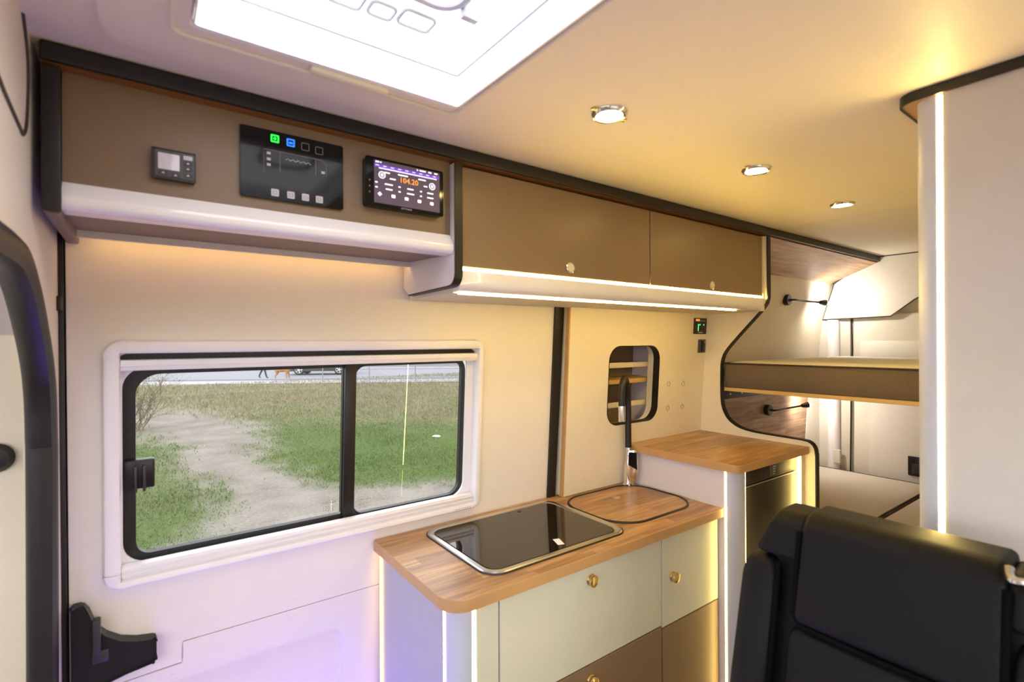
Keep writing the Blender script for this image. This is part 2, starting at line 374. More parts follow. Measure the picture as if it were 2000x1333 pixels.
# step light of the entrance
b = BM(); box(b, 0.02, 0.54, 1.20, 1.215, 0.0, 0.012, 0.002); obj('step_light', b, 'led_purple', d1)
b = BM(); box(b, -0.01, 0.41, -0.514, -0.506, -0.044, -0.034, 0.001); obj('pocket_light', b, 'led_pocket', d1, M=MW)

# ------------------------------------------------------------------ window
w1 = empty('window_1', (0.42, 1.44, 0.93), 'wide two-pane window in a white rounded blind frame', 'window', kind='structure')
FX0, FX1, FV0, FV1 = -0.070, 0.913, 0.028, 0.590
def frame_piece(bm, pts_out, pts_in, h=0.022):
    """swept rounded section between matching outer and inner path points"""
    loops = []
    for (ax, ay), (bx, by) in zip(pts_out, pts_in):
        q = lambda t, w: (ax+(bx-ax)*t, ay+(by-ay)*t, w)
        loops.append([q(0, 0), q(0.02, h*0.55), q(0.12, h*0.88), q(0.3, h), q(0.75, h), q(0.93, h*0.9), q(1, h*0.7), q(1, -0.02)])
    loft(bm, loops, False, False)
    return bm
IX0, IX1, IV0, IV1 = FX0+0.031, FX1-0.022, FV0+0.020, FV1-0.030
R = 0.038
b = BM(); frame_piece(b, [(FX0+R, FV1), (FX1-R, FV1)], [(FX0+R, IV1), (FX1-R, IV1)]); obj('frame_bar', b, 'white_plastic', w1, M=MW)
b = BM(); frame_piece(b, [(FX0+R, FV0), (FX1-R, FV0)], [(FX0+R, IV0), (FX1-R, IV0)]); obj('frame_bar', b, 'white_plastic', w1, M=MW)
b = BM(); frame_piece(b, [(FX0, FV0+R), (FX0, FV1-R)], [(IX0, FV0+R), (IX0, FV1-R)]); obj('frame_bar', b, 'white_plastic', w1, M=MW)
b = BM(); frame_piece(b, [(FX1, FV0+R), (FX1, FV1-R)], [(IX1, FV0+R), (IX1, FV1-R)]); obj('frame_bar', b, 'white_plastic', w1, M=MW)
for (cx, cy, a0, ix, iy) in ((FX1-R, FV1-R, 0, IX1, IV1), (FX0+R, FV1-R, 90, IX0, IV1), (FX0+R, FV0+R, 180, IX0, IV0), (FX1-R, FV0+R, 270, IX1, IV0)):
    po, pi_ = [], []
    for k in range(9):
        a = math.radians(a0+90*k/8); co, si = math.cos(a), math.sin(a)
        po.append((cx+(R+0.001)*co, cy+(R+0.001)*si))
        # inner edge follows the square corner of the opening
        tx = ix if (abs(co) >= abs(si)) else cx+(ix-cx)*abs(co)/max(abs(si), 1e-6)
        ty = iy if (abs(si) >= abs(co)) else cy+(iy-cy)*abs(si)/max(abs(co), 1e-6)
        pi_.append((tx, ty))
    b = BM(); frame_piece(b, po, pi_, 0.0232); obj('frame_corner', b, 'white_plastic', w1, M=MW)
# dark slot above the blind rail, the blind rails
b = BM(); box(b, IX0-0.006, IX1+0.006, 0.545, IV1+0.004, -0.02, -0.012); obj('blind_slot', b, 'black_plastic', w1, M=MW)
b = BM(); box(b, IX0, IX1, 0.521, 0.545, -0.012, 0.012, 0.003); box(b, IX0, IX1, 0.530, 0.536, 0.011, 0.014, 0.001); obj('blind_rail', b, 'white_plastic', w1, M=MW)
b = BM(); box(b, IX0, IX1, IV0, IV0+0.028, -0.012, 0.012, 0.003); box(b, IX0, IX1, IV0+0.006, IV0+0.011, 0.011, 0.015, 0.001); box(b, IX0, IX1, IV0+0.017, IV0+0.022, 0.011, 0.015, 0.001); obj('sill_rail', b, 'white_plastic', w1, M=MW)
# white jamb inside, black sash with two rounded openings
b = BM(); plate(b, [(IX0-0.008, IV0-0.01), (IX1+0.008, IV0-0.01), (IX1+0.008, IV1), (IX0-0.008, IV1)], [rrect(-0.036, 0.866, 0.068, 0.528, (0.02, 0.05, 0.05, 0.05), 8)], 'z', -0.022, -0.014); obj('inner_jamb', b, 'white_plastic', w1, M=MW)
PANES = ((-0.012, 0.464, 0.082, 0.508, (0.004, 0.05, 0.03, 0.004)), (0.501, 0.856, 0.072, 0.510, (0.02, 0.03, 0.03, 0.04)))
b = BM(); plate(b, rrect(-0.040, 0.870, 0.060, 0.535, 0.05, 8), [rrect(*PANES[0][:4], PANES[0][4], 8), rrect(*PANES[1][:4], PANES[1][4], 8)], 'z', -0.046, -0.030); obj('sash', b, 'black_rubber', w1, M=MW)
b = BM(); box(b, 0.466, 0.500, 0.066, 0.53, -0.031, -0.018, 0.004); obj('meeting_rail', b, 'black_plastic', w1, M=MW)
for p in PANES:
    b = BM(); plate(b, rrect(p[0]-0.006, p[1]+0.006, p[2]-0.006, p[3]+0.006, 0.03, 4), [], 'z', -0.0385, -0.0375); pn = obj('pane', b, 'window_glass', w1, M=MW)
    b = BM(); mx0 = p[1]-0.052 if p[0] < 0 else p[0]+0.015; my0 = p[2]+0.012
    for i in range(7): box(b, mx0+i*0.006, mx0+i*0.006+0.004, my0+0.024+0.0012*math.sin(i), my0+0.026+0.0012*math.sin(i), -0.0375, -0.0370)
    for rr in range(4):
        x = mx0+0.004
        while x < mx0+0.034:
            ww = random.uniform(0.002, 0.006); box(b, x, x+ww, my0+0.004*rr, my0+0.004*rr+0.0018, -0.0375, -0.0370); x += ww+0.003
    obj('glass_marking', b, 'mark_grey', pn, M=MW, smooth=False)
b = BM(); box(b, -0.034, 0.024, 0.244, 0.312, -0.032, -0.012, 0.004); lt = obj('latch', b, 'black_plastic', w1, M=MW)
b = BM()
for u in (-0.012, 0.004): box(b, u-0.003, u+0.003, 0.240, 0.300, -0.013, 0.000, 0.002)
obj('latch_rib', b, 'grey_plastic', lt, M=MW)
b = BM()
for i in range(9): box(b, 0.818+i*0.0085, 0.823+i*0.0085, FV0+0.0085, FV0+0.0105, 0.0215, 0.0222)
obj('frame_print', b, 'mark_grey', w1, M=MW, smooth=False)

# ------------------------------------------------------------------ skylight
w2 = empty('window_2', (0.29, 0.55, ZC), 'burnt-out white roof skylight with grey handle bars', 'skylight', kind='structure')
def ring(bm, a, za, bb, zb): loft(bm, [[(x, y, za) for x, y in a], [(x, y, zb) for x, y in bb]], True)
b = BM(); A = rrect(SX0, SX1, SY0, SY1, 0.012); B = rrect(SX0+0.002, SX1-0.006, SY0+0.012, SY1-0.014, 0.007); Cc = B
loft(b, [[(x, y, ZC-0.010) for x, y in A], [(x, y, ZC-0.012) for x, y in B], [(x, y, ZC+0.035) for x, y in Cc], [(x, y, ZC+0.085) for x, y in Cc]], True); obj('shaft', b, 'skylight_white', w2)
b = BM(); A = rrect(SX0-0.026, SX1+0.008, SY0-0.02, SY1+0.028, 0.022, 6); tube(b, [(x, y, ZC-0.0085) for x, y in A], 0.004, 8, closed=True); obj('frame_bead', b, 'ceiling_white', w2)
b = BM(); box(b, 0.235, 0.375, SY1+0.006, SY1+0.024, ZC-0.016, ZC-0.005, 0.004); obj('finger_grip', b, 'button_cream', w2)
b = BM(); A = rrect(SX0+0.003, SX1-0.007, SY0+0.013, SY1-0.015, 0.007); tube(b, [(x, y, ZC+0.050) for x, y in A], 0.0016, 6, closed=True); obj('blind_seam', b, 'handle_grey', w2)
b = BM(); A = rrect(SX0+0.004, SX1-0.004, SY0+0.004, SY1-0.004, 0.03, 6)
loops = []
for t, h in ((1.0, 0.083), (0.97, 0.115), (0.8, 0.135), (0.5, 0.145), (0.02, 0.147)):
    loops.append([((SX0+SX1)/2+(x-(SX0+SX1)/2)*t, (SY0+SY1)/2+(y-(SY0+SY1)/2)*t, ZC+h) for x, y in A])
loft(b, loops, True); obj('dome', b, 'dome_glass', w2)
b = BM(); A = rrect(0.285, 0.425, 0.50, 0.742, 0.04, 8); tube(b, [(x, y, ZC+0.075) for x, y in A], 0.008, 8, closed=True); obj('handle_loop', b, 'handle_grey', w2)
for (x0, x1, y0, y1) in ((0.350, 0.406, 0.764, 0.806), (0.300, 0.340, 0.775, 0.812), (0.235, 0.288, 0.768, 0.816)):
    b = BM(); tube(b, [(x, y, ZC+0.065) for x, y in rrect(x0, x1, y0, y1, 0.009, 4)], 0.0035, 6, closed=True); obj('catch_bar', b, 'handle_grey', w2)
b = BM(); box(b, 0.428, 0.458, 0.712, 0.726, ZC+0.055, ZC+0.085, 0.003); obj('lock_block', b, 'handle_grey', w2)

# ------------------------------------------------------------------ ceiling trim board
t1 = empty('trim_1', (1.6, 1.1, 1.925), 'long black edged trim board running under the ceiling above the cabinets', 'trim', kind='structure')
b = BM(); box(b, -0.128, 3.40, 1.084, 1.40, 1.930, 1.961); obj('board', b, 'wood_red', t1)
b = BM(); box(b, -0.130, 3.45, 1.074, 1.086, 1.9305, 1.962, 0.005, 3); obj('black_edge', b, 'black_rubber', t1)

# ================================================================== OVERHEAD CONSOLE
oc = empty('overhead_console', (0.25, 1.25, 1.70), 'taupe overhead console with white bullnose holding the control screens', 'console')
b = BM(); box(b, -0.105, 0.6225, 1.108, 1.126, 1.742, 1.931); obj('front_panel', b, 'taupe', oc)
def bullnose(bm, x0, x1, yf, z0, z1, depth):
    h = z1-z0; pts = [(yf, z1), (yf, z0+h*0.62)] + [(yf+h*0.5*(1-math.cos(a)) , z0+h*0.62-h*0.62*math.sin(a)) for a in [math.pi/2*k/8 for k in range(1, 9)]] + [(yf+depth, z0), (yf+depth, z1)]
    plate(bm, pts, [], 'x', x0, x1)
b = BM(); plate(b, [(1.1085, 1.7485), (1.091, 1.7235)] + [(1.1015-0.0125*math.cos(a), 1.7155-0.0155*math.sin(a)) for a in [math.radians(-25+115*k/10) for k in range(11)]] + [(1.14, 1.700), (1.14, 1.7485)], [], 'x', -0.105, 0.6225); obj('bullnose', b, 'white_gloss', oc)
b = BM(); plate(b, [(1.135, 1.701), (1.392, 1.713), (1.392, 1.724), (1.135, 1.715)], [], 'x', -0.108, 0.6225); obj('underside', b, 'taupe_dark', oc)
b = BM(); box(b, -0.105, 0.6225, 1.338, 1.343, 1.696, 1.713); obj('rear_lip', b, 'lilac_white', oc)
b = BM(); box(b, -0.09, 0.615, 1.346, 1.352, 1.704, 1.710); obj('hidden_light_strip', b, 'led_console', oc)
b = BM(); box(b, -0.126, -0.106, 1.088, 1.396, 1.690, 1.925, 0.003); ep = obj('end_panel', b, 'taupe_dark', oc)
b = BM(); box(b, -0.128, -0.104, 1.080, 1.092, 1.692, 1.925, 0.003); obj('black_edge', b, 'black_rubber', ep)

# --- heater control
h = empty('heater_control', (0.048, 1.108, 1.775), 'small black heater control with grey display on the console', 'control unit')
MFc = MF(1.108)
b = BM(); plate(b, rrect(0.015, 0.081, 1.775, 1.829, 0.004), [], 'z', 0, 0.014); bmesh.ops.bevel(b, geom=[e for e in b.edges if e.calc_face_angle(0) > 1.2], offset=0.0015, segments=2, affect='EDGES'); obj('case', b, 'black_plastic', h, M=MFc)
b = BM(); plate(b, rrect(0.0195, 0.079, 1.7795, 1.826, 0.003), [], 'z', 0.0135, 0.0146); obj('face_plate', b, 'device_grey', h, M=MFc)
b = BM(); plate(b, rrect(0.024, 0.056, 1.792, 1.821, 0.001), [], 'z', 0.014, 0.0152); obj('display', b, 'lcd_grey', h, M=MFc)
for (x, z, sw) in ((0.069, 1.809, 1), (0.069, 1.799, 1), (0.069, 1.787, 1), (0.0315, 1.786, 1), (0.050, 1.784, 1)):
    b = BM(); plate(b, rrect(x-0.007, x+0.007, z-0.0042, z+0.0042, 0.001), [], 'z', 0.014, 0.0154); k = obj('button', b, 'grey_plastic', h, M=MFc)
    b = BM(); plate(b, [(x-0.0025, z-0.0015), (x+0.0025, z-0.0015), (x, z+0.0018)], [], 'z', 0.0154, 0.0158); obj('button_mark', b, 'mark_light', k, M=MFc, smooth=False)
b = BM(); plate(b, rrect(0.062, 0.076, 1.815, 1.8225, 0.001), [], 'z', 0.014, 0.0152); obj('sensor_window', b, 'mark_light', h, M=MFc)

# --- control panel
c = empty('control_panel', (0.254, 1.108, 1.77), 'wide black glass control panel with green and blue lit icons', 'control panel')
b = BM(); plate(b, rrect(0.155, 0.354, 1.769, 1.907, 0.006), [], 'z', 0, 0.007); bmesh.ops.bevel(b, geom=[e for e in b.edges if e.calc_face_angle(0) > 1.2], offset=0.0012, segments=2, affect='EDGES'); obj('glass_front', b, 'black_gloss', c, M=MFc)
def iconframe(x, z, mat, s=0.0078, t=0.0016, fill=False, name='icon'):
    b = BM()
    if fill: plate(b, rrect(x-s, x+s, z-s, z+s, 0.0018, 3), [], 'z', 0.007, 0.0075)
    else: plate(b, rrect(x-s, x+s, z-s, z+s, 0.0018, 3), [rrect(x-s+t, x+s-t, z-s+t, z+s-t, 0.0012, 3)], 'z', 0.007, 0.0075)
    return obj(name, b, mat, c, M=MFc, smooth=False)
i0 = iconframe(0.2175, 1.8925, 'icon_green', t=0.003); b = BM(); lathe(b, [(0.0016, 0), (0.003, 0), (0.003, 0.0005), (0.0016, 0.0005)], (0.2175, 1.8925, 0.007), (0, 0, 1), 12); obj('icon_symbol', b, 'icon_green', i0, M=MFc)
i1 = iconframe(0.2475, 1.891, 'icon_blue', t=0.0025); b = BM(); box(b, 0.2435, 0.2515, 1.8885, 1.8925, 0.007, 0.0075); obj('icon_symbol', b, 'icon_blue', i1, M=MFc)
iconframe(0.276, 1.889, 'mark_grey', t=0.0009); iconframe(0.304, 1.887, 'mark_grey', t=0.0009)
for x in (0.2175, 0.2475, 0.276, 0.304):
    k = iconframe(x, 1.7835, 'mark_light', s=0.0072, fill=True)
    b = BM(); plate(b, rrect(x-0.004, x+0.004, 1.7800, 1.7865, 0.001, 3), [rrect(x-0.003, x+0.003, 1.781, 1.7855, 0.0008, 3)], 'z', 0.0075, 0.0078); obj('icon_symbol', b, 'mark_grey', k, M=MFc, smooth=False)
b = BM(); pts = [(0.197, 1.822), (0.197, 1.868), (0.310, 1.868), (0.318, 1.860), (0.319, 1.833)]
tube(b, [(x, z, 0.0071) for x, z in pts], 0.0006, 4); tube(b, [(0.227, 1.868, 0.0071), (0.227, 1.828, 0.0071)], 0.0006, 4); tube(b, [(0.297, 1.868, 0.0071), (0.297, 1.835, 0.0071)], 0.0006, 4); obj('van_outline', b, 'mark_grey', c, M=MFc)
b = BM()
for i in range(5): tube(b, [(0.237+i*0.010, 1.8535, 0.0071), (0.242+i*0.010, 1.857, 0.0071), (0.247+i*0.010, 1.8535, 0.0071)], 0.0009, 4)
obj('roof_symbol', b, 'mark_light', c, M=MFc)
for (x, z) in ((0.206, 1.861), (0.206, 1.849), (0.206, 1.838), (0.312, 1.842)):
    b = BM(); box(b, x-0.0035, x+0.0035, z-0.0025, z+0.0025, 0.007, 0.0075); obj('status_mark', b, 'mark_light', c, M=MFc)

# --- car radio
rd = empty('car_radio', (0.495, 1.108, 1.785), 'black touch screen radio showing 104.20 in orange digits', 'radio')
b = BM(); plate(b, rrect(0.399, 0.592, 1.785, 1.895, 0.007), [], 'z', 0, 0.020); bmesh.ops.bevel(b, geom=[e for e in b.edges if e.calc_face_angle(0) > 1.2], offset=0.002, segments=3, affect='EDGES'); obj('case', b, 'black_gloss', rd, M=MFc)
b = BM(); plate(b, rrect(0.419, 0.583, 1.794, 1.890, 0.001), [], 'z', 0.0198, 0.0204); scr = obj('screen', b, 'screen_dark', rd, M=MFc)
def mark(x0, x1, z0, z1, mat, name='screen_mark', parent=None, r=0.0):
    b = BM()
    if r: plate(b, rrect(x0, x1, z0, z1, r, 4), [], 'z', 0.0204, 0.0208)
    else: box(b, x0, x1, z0, z1, 0.0204, 0.0208)
    return obj(name, b, mat, parent or scr, M=MFc, smooth=False)
mark(0.4195, 0.5825, 1.8745, 1.8815, 'screen_violet', 'frequency_scale')
mark(0.430, 0.575, 1.8715, 1.8745, 'screen_band', 'tuning_band')
for i in range(9): mark(0.4225+i*0.0178, 0.4305+i*0.0178, 1.8775, 1.8795, 'screen_white')
for x in (0.4225, 0.433, 0.523, 0.530, 0.538, 0.553, 0.569): mark(x, x+(0.008 if x in (0.4225, 0.553, 0.569, 0.538, 0.53) else 0.003), 1.8845, 1.8875, 'screen_white')
text('104.20', 0.0175, 'screen_orange', scr, MFc @ Matrix.Translation((0.503, 1.8545, 0.0207)), 'frequency', sx=1.0)
for (x0, x1, z) in ((0.443, 0.456, 1.865), (0.476, 0.500, 1.866), (0.527, 0.546, 1.865), (0.456, 0.470, 1.853), (0.541, 0.550, 1.851), (0.4215, 0.427, 1.840), (0.4215, 0.427, 1.829), (0.444, 0.463, 1.839), (0.446, 0.462, 1.828), (0.477, 0.482, 1.838), (0.477, 0.482, 1.827), (0.499, 0.514, 1.8375), (0.498, 0.516, 1.8265), (0.531, 0.536, 1.837), (0.531, 0.536, 1.826), (0.550, 0.566, 1.8365), (0.550, 0.566, 1.8255)):
    mark(x0, x1, z-0.0014, z+0.0014, 'screen_white')
for (x, z) in ((0.4375, 1.858), (0.563, 1.854)):
    b = BM(); lathe(b, [(0.0070, 0), (0.0082, 0), (0.0082, 0.0004), (0.0070, 0.0004), (0.0070, 0)], (x, z, 0.0204), (0, 0, 1), 20); k = obj('seek_button', b, 'screen_white', scr, M=MFc)
    mark(x-0.002, x+0.002, z-0.0025, z+0.0025, 'screen_white')
for i in range(5):
    x = 0.432+i*0.0325; z = 1.8145-i*0.0005
    b = BM(); plate(b, [(x-0.005, z), (x, z-0.005), (x+0.005, z), (x, z+0.005)] if i == 0 else rrect(x-0.0045, x+0.0045, z-0.0035, z+0.0035, 0.0015, 3), [], 'z', 0.0204, 0.0208); obj('menu_icon', b, 'screen_white', scr, M=MFc, smooth=False)
text('JOYING', 0.006, 'mark_light', rd, MFc @ Matrix.Translation((0.497, 1.7895, 0.0206)), 'brand_lettering', sx=1.3)
for z in (1.842, 1.829, 1.816):
    b = BM(); lathe(b, [(0, 0), (0.0018, 0), (0.0018, 0.0006), (0, 0.0006)], (0.409, z, 0.0198), (0, 0, 1), 10); obj('side_key', b, 'mark_grey', rd, M=MFc)

# ================================================================== OVERHEAD CABINET
XE = 2.137
oh = empty('overhead_cabinet', (1.38, 1.25, 1.61), 'long taupe two-door overhead cabinet with warm light strips', 'cabinet')
fillet = [(1.086+0.03*(1-math.cos(a)), 1.653-0.03*math.sin(a)) for a in [math.pi/2*k/6 for k in range(7)]]
b = BM(); plate(b, [(1.086, 1.925)] + fillet + [(1.355, 1.618), (1.388, 1.64), (1.386, 1.925)], [], 'x', 0.624, 0.642); sd = obj('side_panel', b, 'lilac_white', oh)
b = BM(); e0 = [(1.0855, 1.925)] + fillet + [(1.13, 1.6225), (1.355, 1.618)]
loops = []
for i, (y, z) in enumerate(e0):
    a = Vector(e0[max(i-1, 0)]); q = Vector(e0[min(i+1, len(e0)-1)]); t = (q-a).normalized(); nn = Vector((-t.y, t.x)) if False else Vector((t.y, -t.x))
    if nn.x > 0.1 or nn.y > 0.1: nn = -nn
    if i == 0: nn = Vector((-1, 0))
    o0 = Vector((y, z)); o1 = o0 + nn*0.0035
    loops.append([(0.6225, o0.x, o0.y), (0.6225, o1.x, o1.y), (0.6445, o1.x, o1.y), (0.6445, o0.x, o0.y)])
loft(b, loops, True, True); obj('black_edge', b, 'black_rubber', sd)
for (x0, x1, kx, kz) in ((0.6455, 1.3825, 1.018, 1.698), (1.3865, 2.122, 1.749, 1.692)):
    b = BM(); box(b, x0, x1, 1.094, 1.112, 1.6695, 1.9225, 0.0015, 1); dr = obj('door', b, 'taupe', oh)
    b = BM(); lathe(b, [(0, 0), (0.0165, 0), (0.0165, 0.002), (0.0145, 0.0035), (0.0135, 0.002), (0, 0.002)], (kx, 1.094, kz), (0, -1, 0), 24); obj('push_button', b, 'chrome', dr)
    b = BM(); lathe(b, [(0, 0.001), (0.0128, 0.001), (0.0122, 0.0035), (0, 0.0042)], (kx, 1.094, kz), (0, -1, 0), 20); obj('button_face', b, 'button_cream', dr)
b = BM(); box(b, 0.642, XE, 1.113, 1.118, 1.64, 1.925); box(b, 2.1235, XE, 1.098, 1.118, 1.64, 1.925); obj('carcass_front', b, 'button_cream', oh)
b = BM(); bullnose(b, 0.6445, 2.128, 1.092, 1.6085, 1.6605, 0.036); obj('bullnose', b, 'white_gloss', oh)
b = BM(); box(b, 0.6445, 2.118, 1.0945, 1.103, 1.6618, 1.6675); obj('light_strip', b, 'led_warm', oh)
b = BM(); box(b, 0.642, XE, 1.128, 1.384, 1.6065, 1.6205); obj('underside', b, 'cream_wall', oh)
b = BM(); box(b, 0.655, 1.96, 1.118, 1.126, 1.6035, 1.6085); obj('light_strip', b, 'led_low', oh)
b = BM(); box(b, 2.129, 2.137, 1.092, 1.13, 1.607, 1.925); obj('end_filler', b, 'cream_wall', oh)

# ================================================================== CEILING DOWNLIGHTS
for (x, y), lab in zip(((0.798, 0.735), (1.392, 0.733), (1.996, 0.742), (2.75, 0.22)), ('recessed chrome ceiling spotlight nearest the skylight', 'middle one of the three recessed ceiling spotlights along the aisle', 'recessed chrome ceiling spotlight nearest the ceiling seam', 'recessed chrome ceiling spotlight added out of view above the upper bunk')):  # the last spotlight is added out of view to brighten the bunks
    d = empty('ceiling_spotlight', (x, y, ZC-0.008), lab, 'spotlight', 'recessed spotlights in the ceiling')
    b = BM(); lathe(b, [(0.0275, 0.001), (0.0285, 0.007), (0.034, 0.008), (0.038, 0.004), (0.039, 0), (0.0275, 0)], (x, y, ZC+0.001), (0, 0, -1), 28); obj('ring', b, 'chrome', d)
    b = BM(); lathe(b, [(0, 0.0), (0.0278, 0.0), (0.0275, 0.0045), (0.02, 0.006), (0, 0.0065)], (x, y, ZC+0.001), (0, 0, -1), 24); obj('lens', b, 'spot_bulb', d)
    for s in (-1, 1):
        b = BM(); box(b, x+s*0.043-0.007, x+s*0.043+0.007, y-0.006, y+0.006, ZC-0.004, ZC+0.001, 0.0015); obj('clip', b, 'brass', d)

# ================================================================== KITCHEN UNIT
ZT = 0.896
kc = empty('kitchen_cabinet', (1.1, 1.22, 0), 'pale green fronted kitchen cabinet with brown lower doors and lit corner', 'cabinet')
b = BM(); box(b, 0.577, 1.628, 1.045, 1.438, 0, 0.866); box(b, 0.617, 1.628, 1.020, 1.05, 0, 0.866); obj('carcass', b, 'black_plastic', kc)
b = BM(); box(b, 0.572, 0.580, 1.058, 1.440, 0, 0.866); obj('side_panel', b, 'mint_side', kc)
arc = [(0.5725+0.0435*(1-math.cos(a)), 1.045-0.0455*math.sin(a)) for a in [math.pi/2*k/10 for k in range(11)]]
b = BM(); plate(b, [(0.5735, 1.0520)] + arc + [(0.621, 1.03), (0.60, 1.052)], [], 'z', 0, 0.866); obj('corner_profile', b, 'alu_column', kc)
b = BM(); box(b, 0.5718, 0.579, 1.0525, 1.0568, 0.02, 0.864); obj('light_strip', b, 'led_mid', kc)
b = BM(); box(b, 0.6190, 0.6235, 0.9992, 1.006, 0.02, 0.864); obj('light_strip', b, 'led_mid', kc)
b = BM(); box(b, 0.627, 0.690, 1.0, 1.02, 0, 0.864); obj('front_stile', b, 'mint', kc)
def knob(parent, x, z, y):
    b = BM(); lathe(b, [(0, 0), (0.016, 0), (0.016, 0.002), (0.012, 0.004), (0.0155, 0.007), (0.017, 0.012), (0.0155, 0.017), (0.010, 0.020), (0, 0.021)], (x, y, z), (0, -1, 0), 28); return obj('knob', b, 'brass', parent)
for (x0, x1, z0, z1, m, nm, k) in ((0.695, 1.3135, 0.5865, 0.863, 'mint', 'drawer', (1.002, 0.819)), (1.317, 1.6265, 0.5775, 0.863, 'mint', 'drawer', (1.37, 0.726)), (0.695, 1.3135, 0.06, 0.583, 'taupe', 'door', (1.0, 0.541)), (1.317, 1.6265, 0.06, 0.574, 'taupe', 'door', None)):
    b = BM(); box(b, x0, x1, 1.0, 1.019, z0, z1, 0.0015, 1); dr = obj(nm, b, m, kc)
    if k: knob(dr, k[0], k[1], 1.0)
b = BM(); box(b, 0.566, 0.572, 1.430, 1.437, 0.02, 0.862); obj('rear_light_strip', b, 'led_dim', kc)
def worktop(name, X0, X1, YA, YB, rad, z0, z1, label):
    o = empty(name, ((X0+X1)/2, (YA+YB)/2, z0), label, 'worktop')
    O = rrect(X0, X1, YA, YB, rad, 12); I = rrect(X0+0.0012, X1-0.0012, YA+0.0012, YB-0.0012, [max(0.002, q-0.0012) for q in rad], 12)
    b = BM(); plate(b, I, [], 'z', z0, z1); obj('top', b, 'wood_top', o)
    b = BM(); loft(b, [[(x, y, z0) for x, y in I], [(x, y, z0+0.001) for x, y in O], [(x, y, z1-0.0012) for x, y in O], [(x, y, z1+0.0002) for x, y in I], [(x, y, z1-0.001) for x, y in I]], True); obj('edge_band', b, 'wood_edge', o)
    return o
worktop('kitchen_worktop', 0.548, 1.632, 0.980, 1.447, (0.004, 0.012, 0.06, 0.004), 0.8665, ZT, 'low wooden worktop with rounded corner on the kitchen cabinet')

# glass covered sink/hob
g = empty('glass_lid_hob', (0.95, 1.22, ZT), 'built-in hob with dark glass lid and steel rim in the low worktop', 'hob')
GX0, GX1, GY0, GY1 = 0.690, 1.205, 1.035, 1.412
b = BM(); loft(b, [[(x, y, ZT+0.0002) for x, y in rrect(GX0-0.003, GX1+0.003, GY0-0.003, GY1+0.003, 0.052)], [(x, y, ZT+0.0035) for x, y in rrect(GX0-0.002, GX1+0.002, GY0-0.002, GY1+0.002, 0.051)], [(x, y, ZT+0.0035) for x, y in rrect(GX0+0.01, GX1-0.01, GY0+0.01, GY1-0.01, 0.042)]], True); obj('seal', b, 'black_rubber', g)
b = BM(); I1 = (GX0+0.017, GX1-0.026, GY0+0.017, GY1-0.021)
loft(b, [[(x, y, ZT+0.002) for x, y in rrect(GX0, GX1, GY0, GY1, 0.05)], [(x, y, ZT+0.0065) for x, y in rrect(GX0+0.003, GX1-0.003, GY0+0.003, GY1-0.003, 0.047)], [(x, y, ZT+0.0075) for x, y in rrect(I1[0]-0.004, I1[1]+0.004, I1[2]-0.004, I1[3]+0.004, 0.04)], [(x, y, ZT+0.005) for x, y in rrect(*I1, 0.037)], [(x, y, ZT+0.001) for x, y in rrect(*I1, 0.037)]], True); obj('steel_rim', b, 'steel', g)
b = BM(); plate(b, rrect(I1[0]+0.002, I1[1]-0.002, I1[2]+0.002, I1[3]-0.002, 0.036), [], 'z', ZT+0.0005, ZT+0.0062); gl = obj('glass_lid', b, 'glass_black', g)
b = BM(); Mst = Matrix.Translation((0.968, 1.095, 0)) @ Matrix.Rotation(math.radians(-20), 4, 'Z'); box(b, -0.010, 0.010, -0.021, 0.021, ZT+0.0062, ZT+0.0066); obj('sticker', b, 'sticker', gl, M=Mst)
b = BM(); lathe(b, [(0, 0), (0.007, 0), (0.007, 0.0012), (0.004, 0.0014), (0, 0.001)], (1.035, 1.372, ZT+0.0062), (0, 0, 1), 16); obj('lid_rivet', b, 'black_plastic', gl)
# wooden sink lid
sl = empty('wooden_sink_lid', (1.42, 1.22, ZT), 'rounded wooden sink lid with black seal beside the tap', 'sink lid')
LX = (1.212, 1.618, 1.062, 1.384)
b = BM(); tube(b, [(x, y, ZT+0.0012) for x, y in rrect(*LX, 0.11, 10)], 0.0048, 8, closed=True); obj('seal', b, 'black_rubber', sl)
b = BM(); plate(b, rrect(LX[0]+0.004, LX[1]-0.004, LX[2]+0.004, LX[3]-0.004, 0.106, 10), [], 'z', ZT+0.0001, ZT+0.0022); obj('lid_board', b, 'wood_top', sl)
b = BM(); lathe(b, [(0, 0.0006), (0.010, 0.0006), (0.0135, 0.0018), (0.015, 0.0006), (0.015, 0)], (1.425, 1.288, ZT+0.0020), (0, 0, 1), 24); obj('finger_hole', b, 'steel', sl)

# tap
f = empty('kitchen_tap', (1.592, 1.372, ZT), 'tall tap with black flexible hose and chrome mixer body', 'tap')
fx, fy = 1.592, 1.372
b = BM(); lathe(b, [(0, 0), (0.0235, 0), (0.0235, 0.004), (0.019, 0.008), (0.0175, 0.02), (0.0185, 0.06), (0.018, 0.088), (0.012, 0.094), (0.0095, 0.10), (0.0095, 0.16), (0, 0.16)], (fx, fy, ZT), (0, 0, 1), 24); obj('mixer_body', b, 'chrome', f)
hose = smooth_path([(fx, fy, 1.050), (fx, fy, 1.15), (fx-0.002, fy-0.001, 1.255), (fx-0.025, fy-0.014, 1.312), (fx-0.060, fy-0.034, 1.333), (fx-0.095, fy-0.054, 1.312), (fx-0.108, fy-0.062, 1.262), (fx-0.109, fy-0.063, 1.228)], 6)
b = BM(); tube(b, hose, 0.0125, 14); obj('hose', b, 'black_rubber', f)
b = BM(); sx, sy = fx-0.109, fy-0.063; lathe(b, [(0, 0), (0.0135, 0), (0.0138, 0.004), (0.0135, 0.058), (0.012, 0.060), (0, 0.056)], (sx, sy, 1.232), (0, 0, -1), 20); obj('spray_head', b, 'chrome', f)
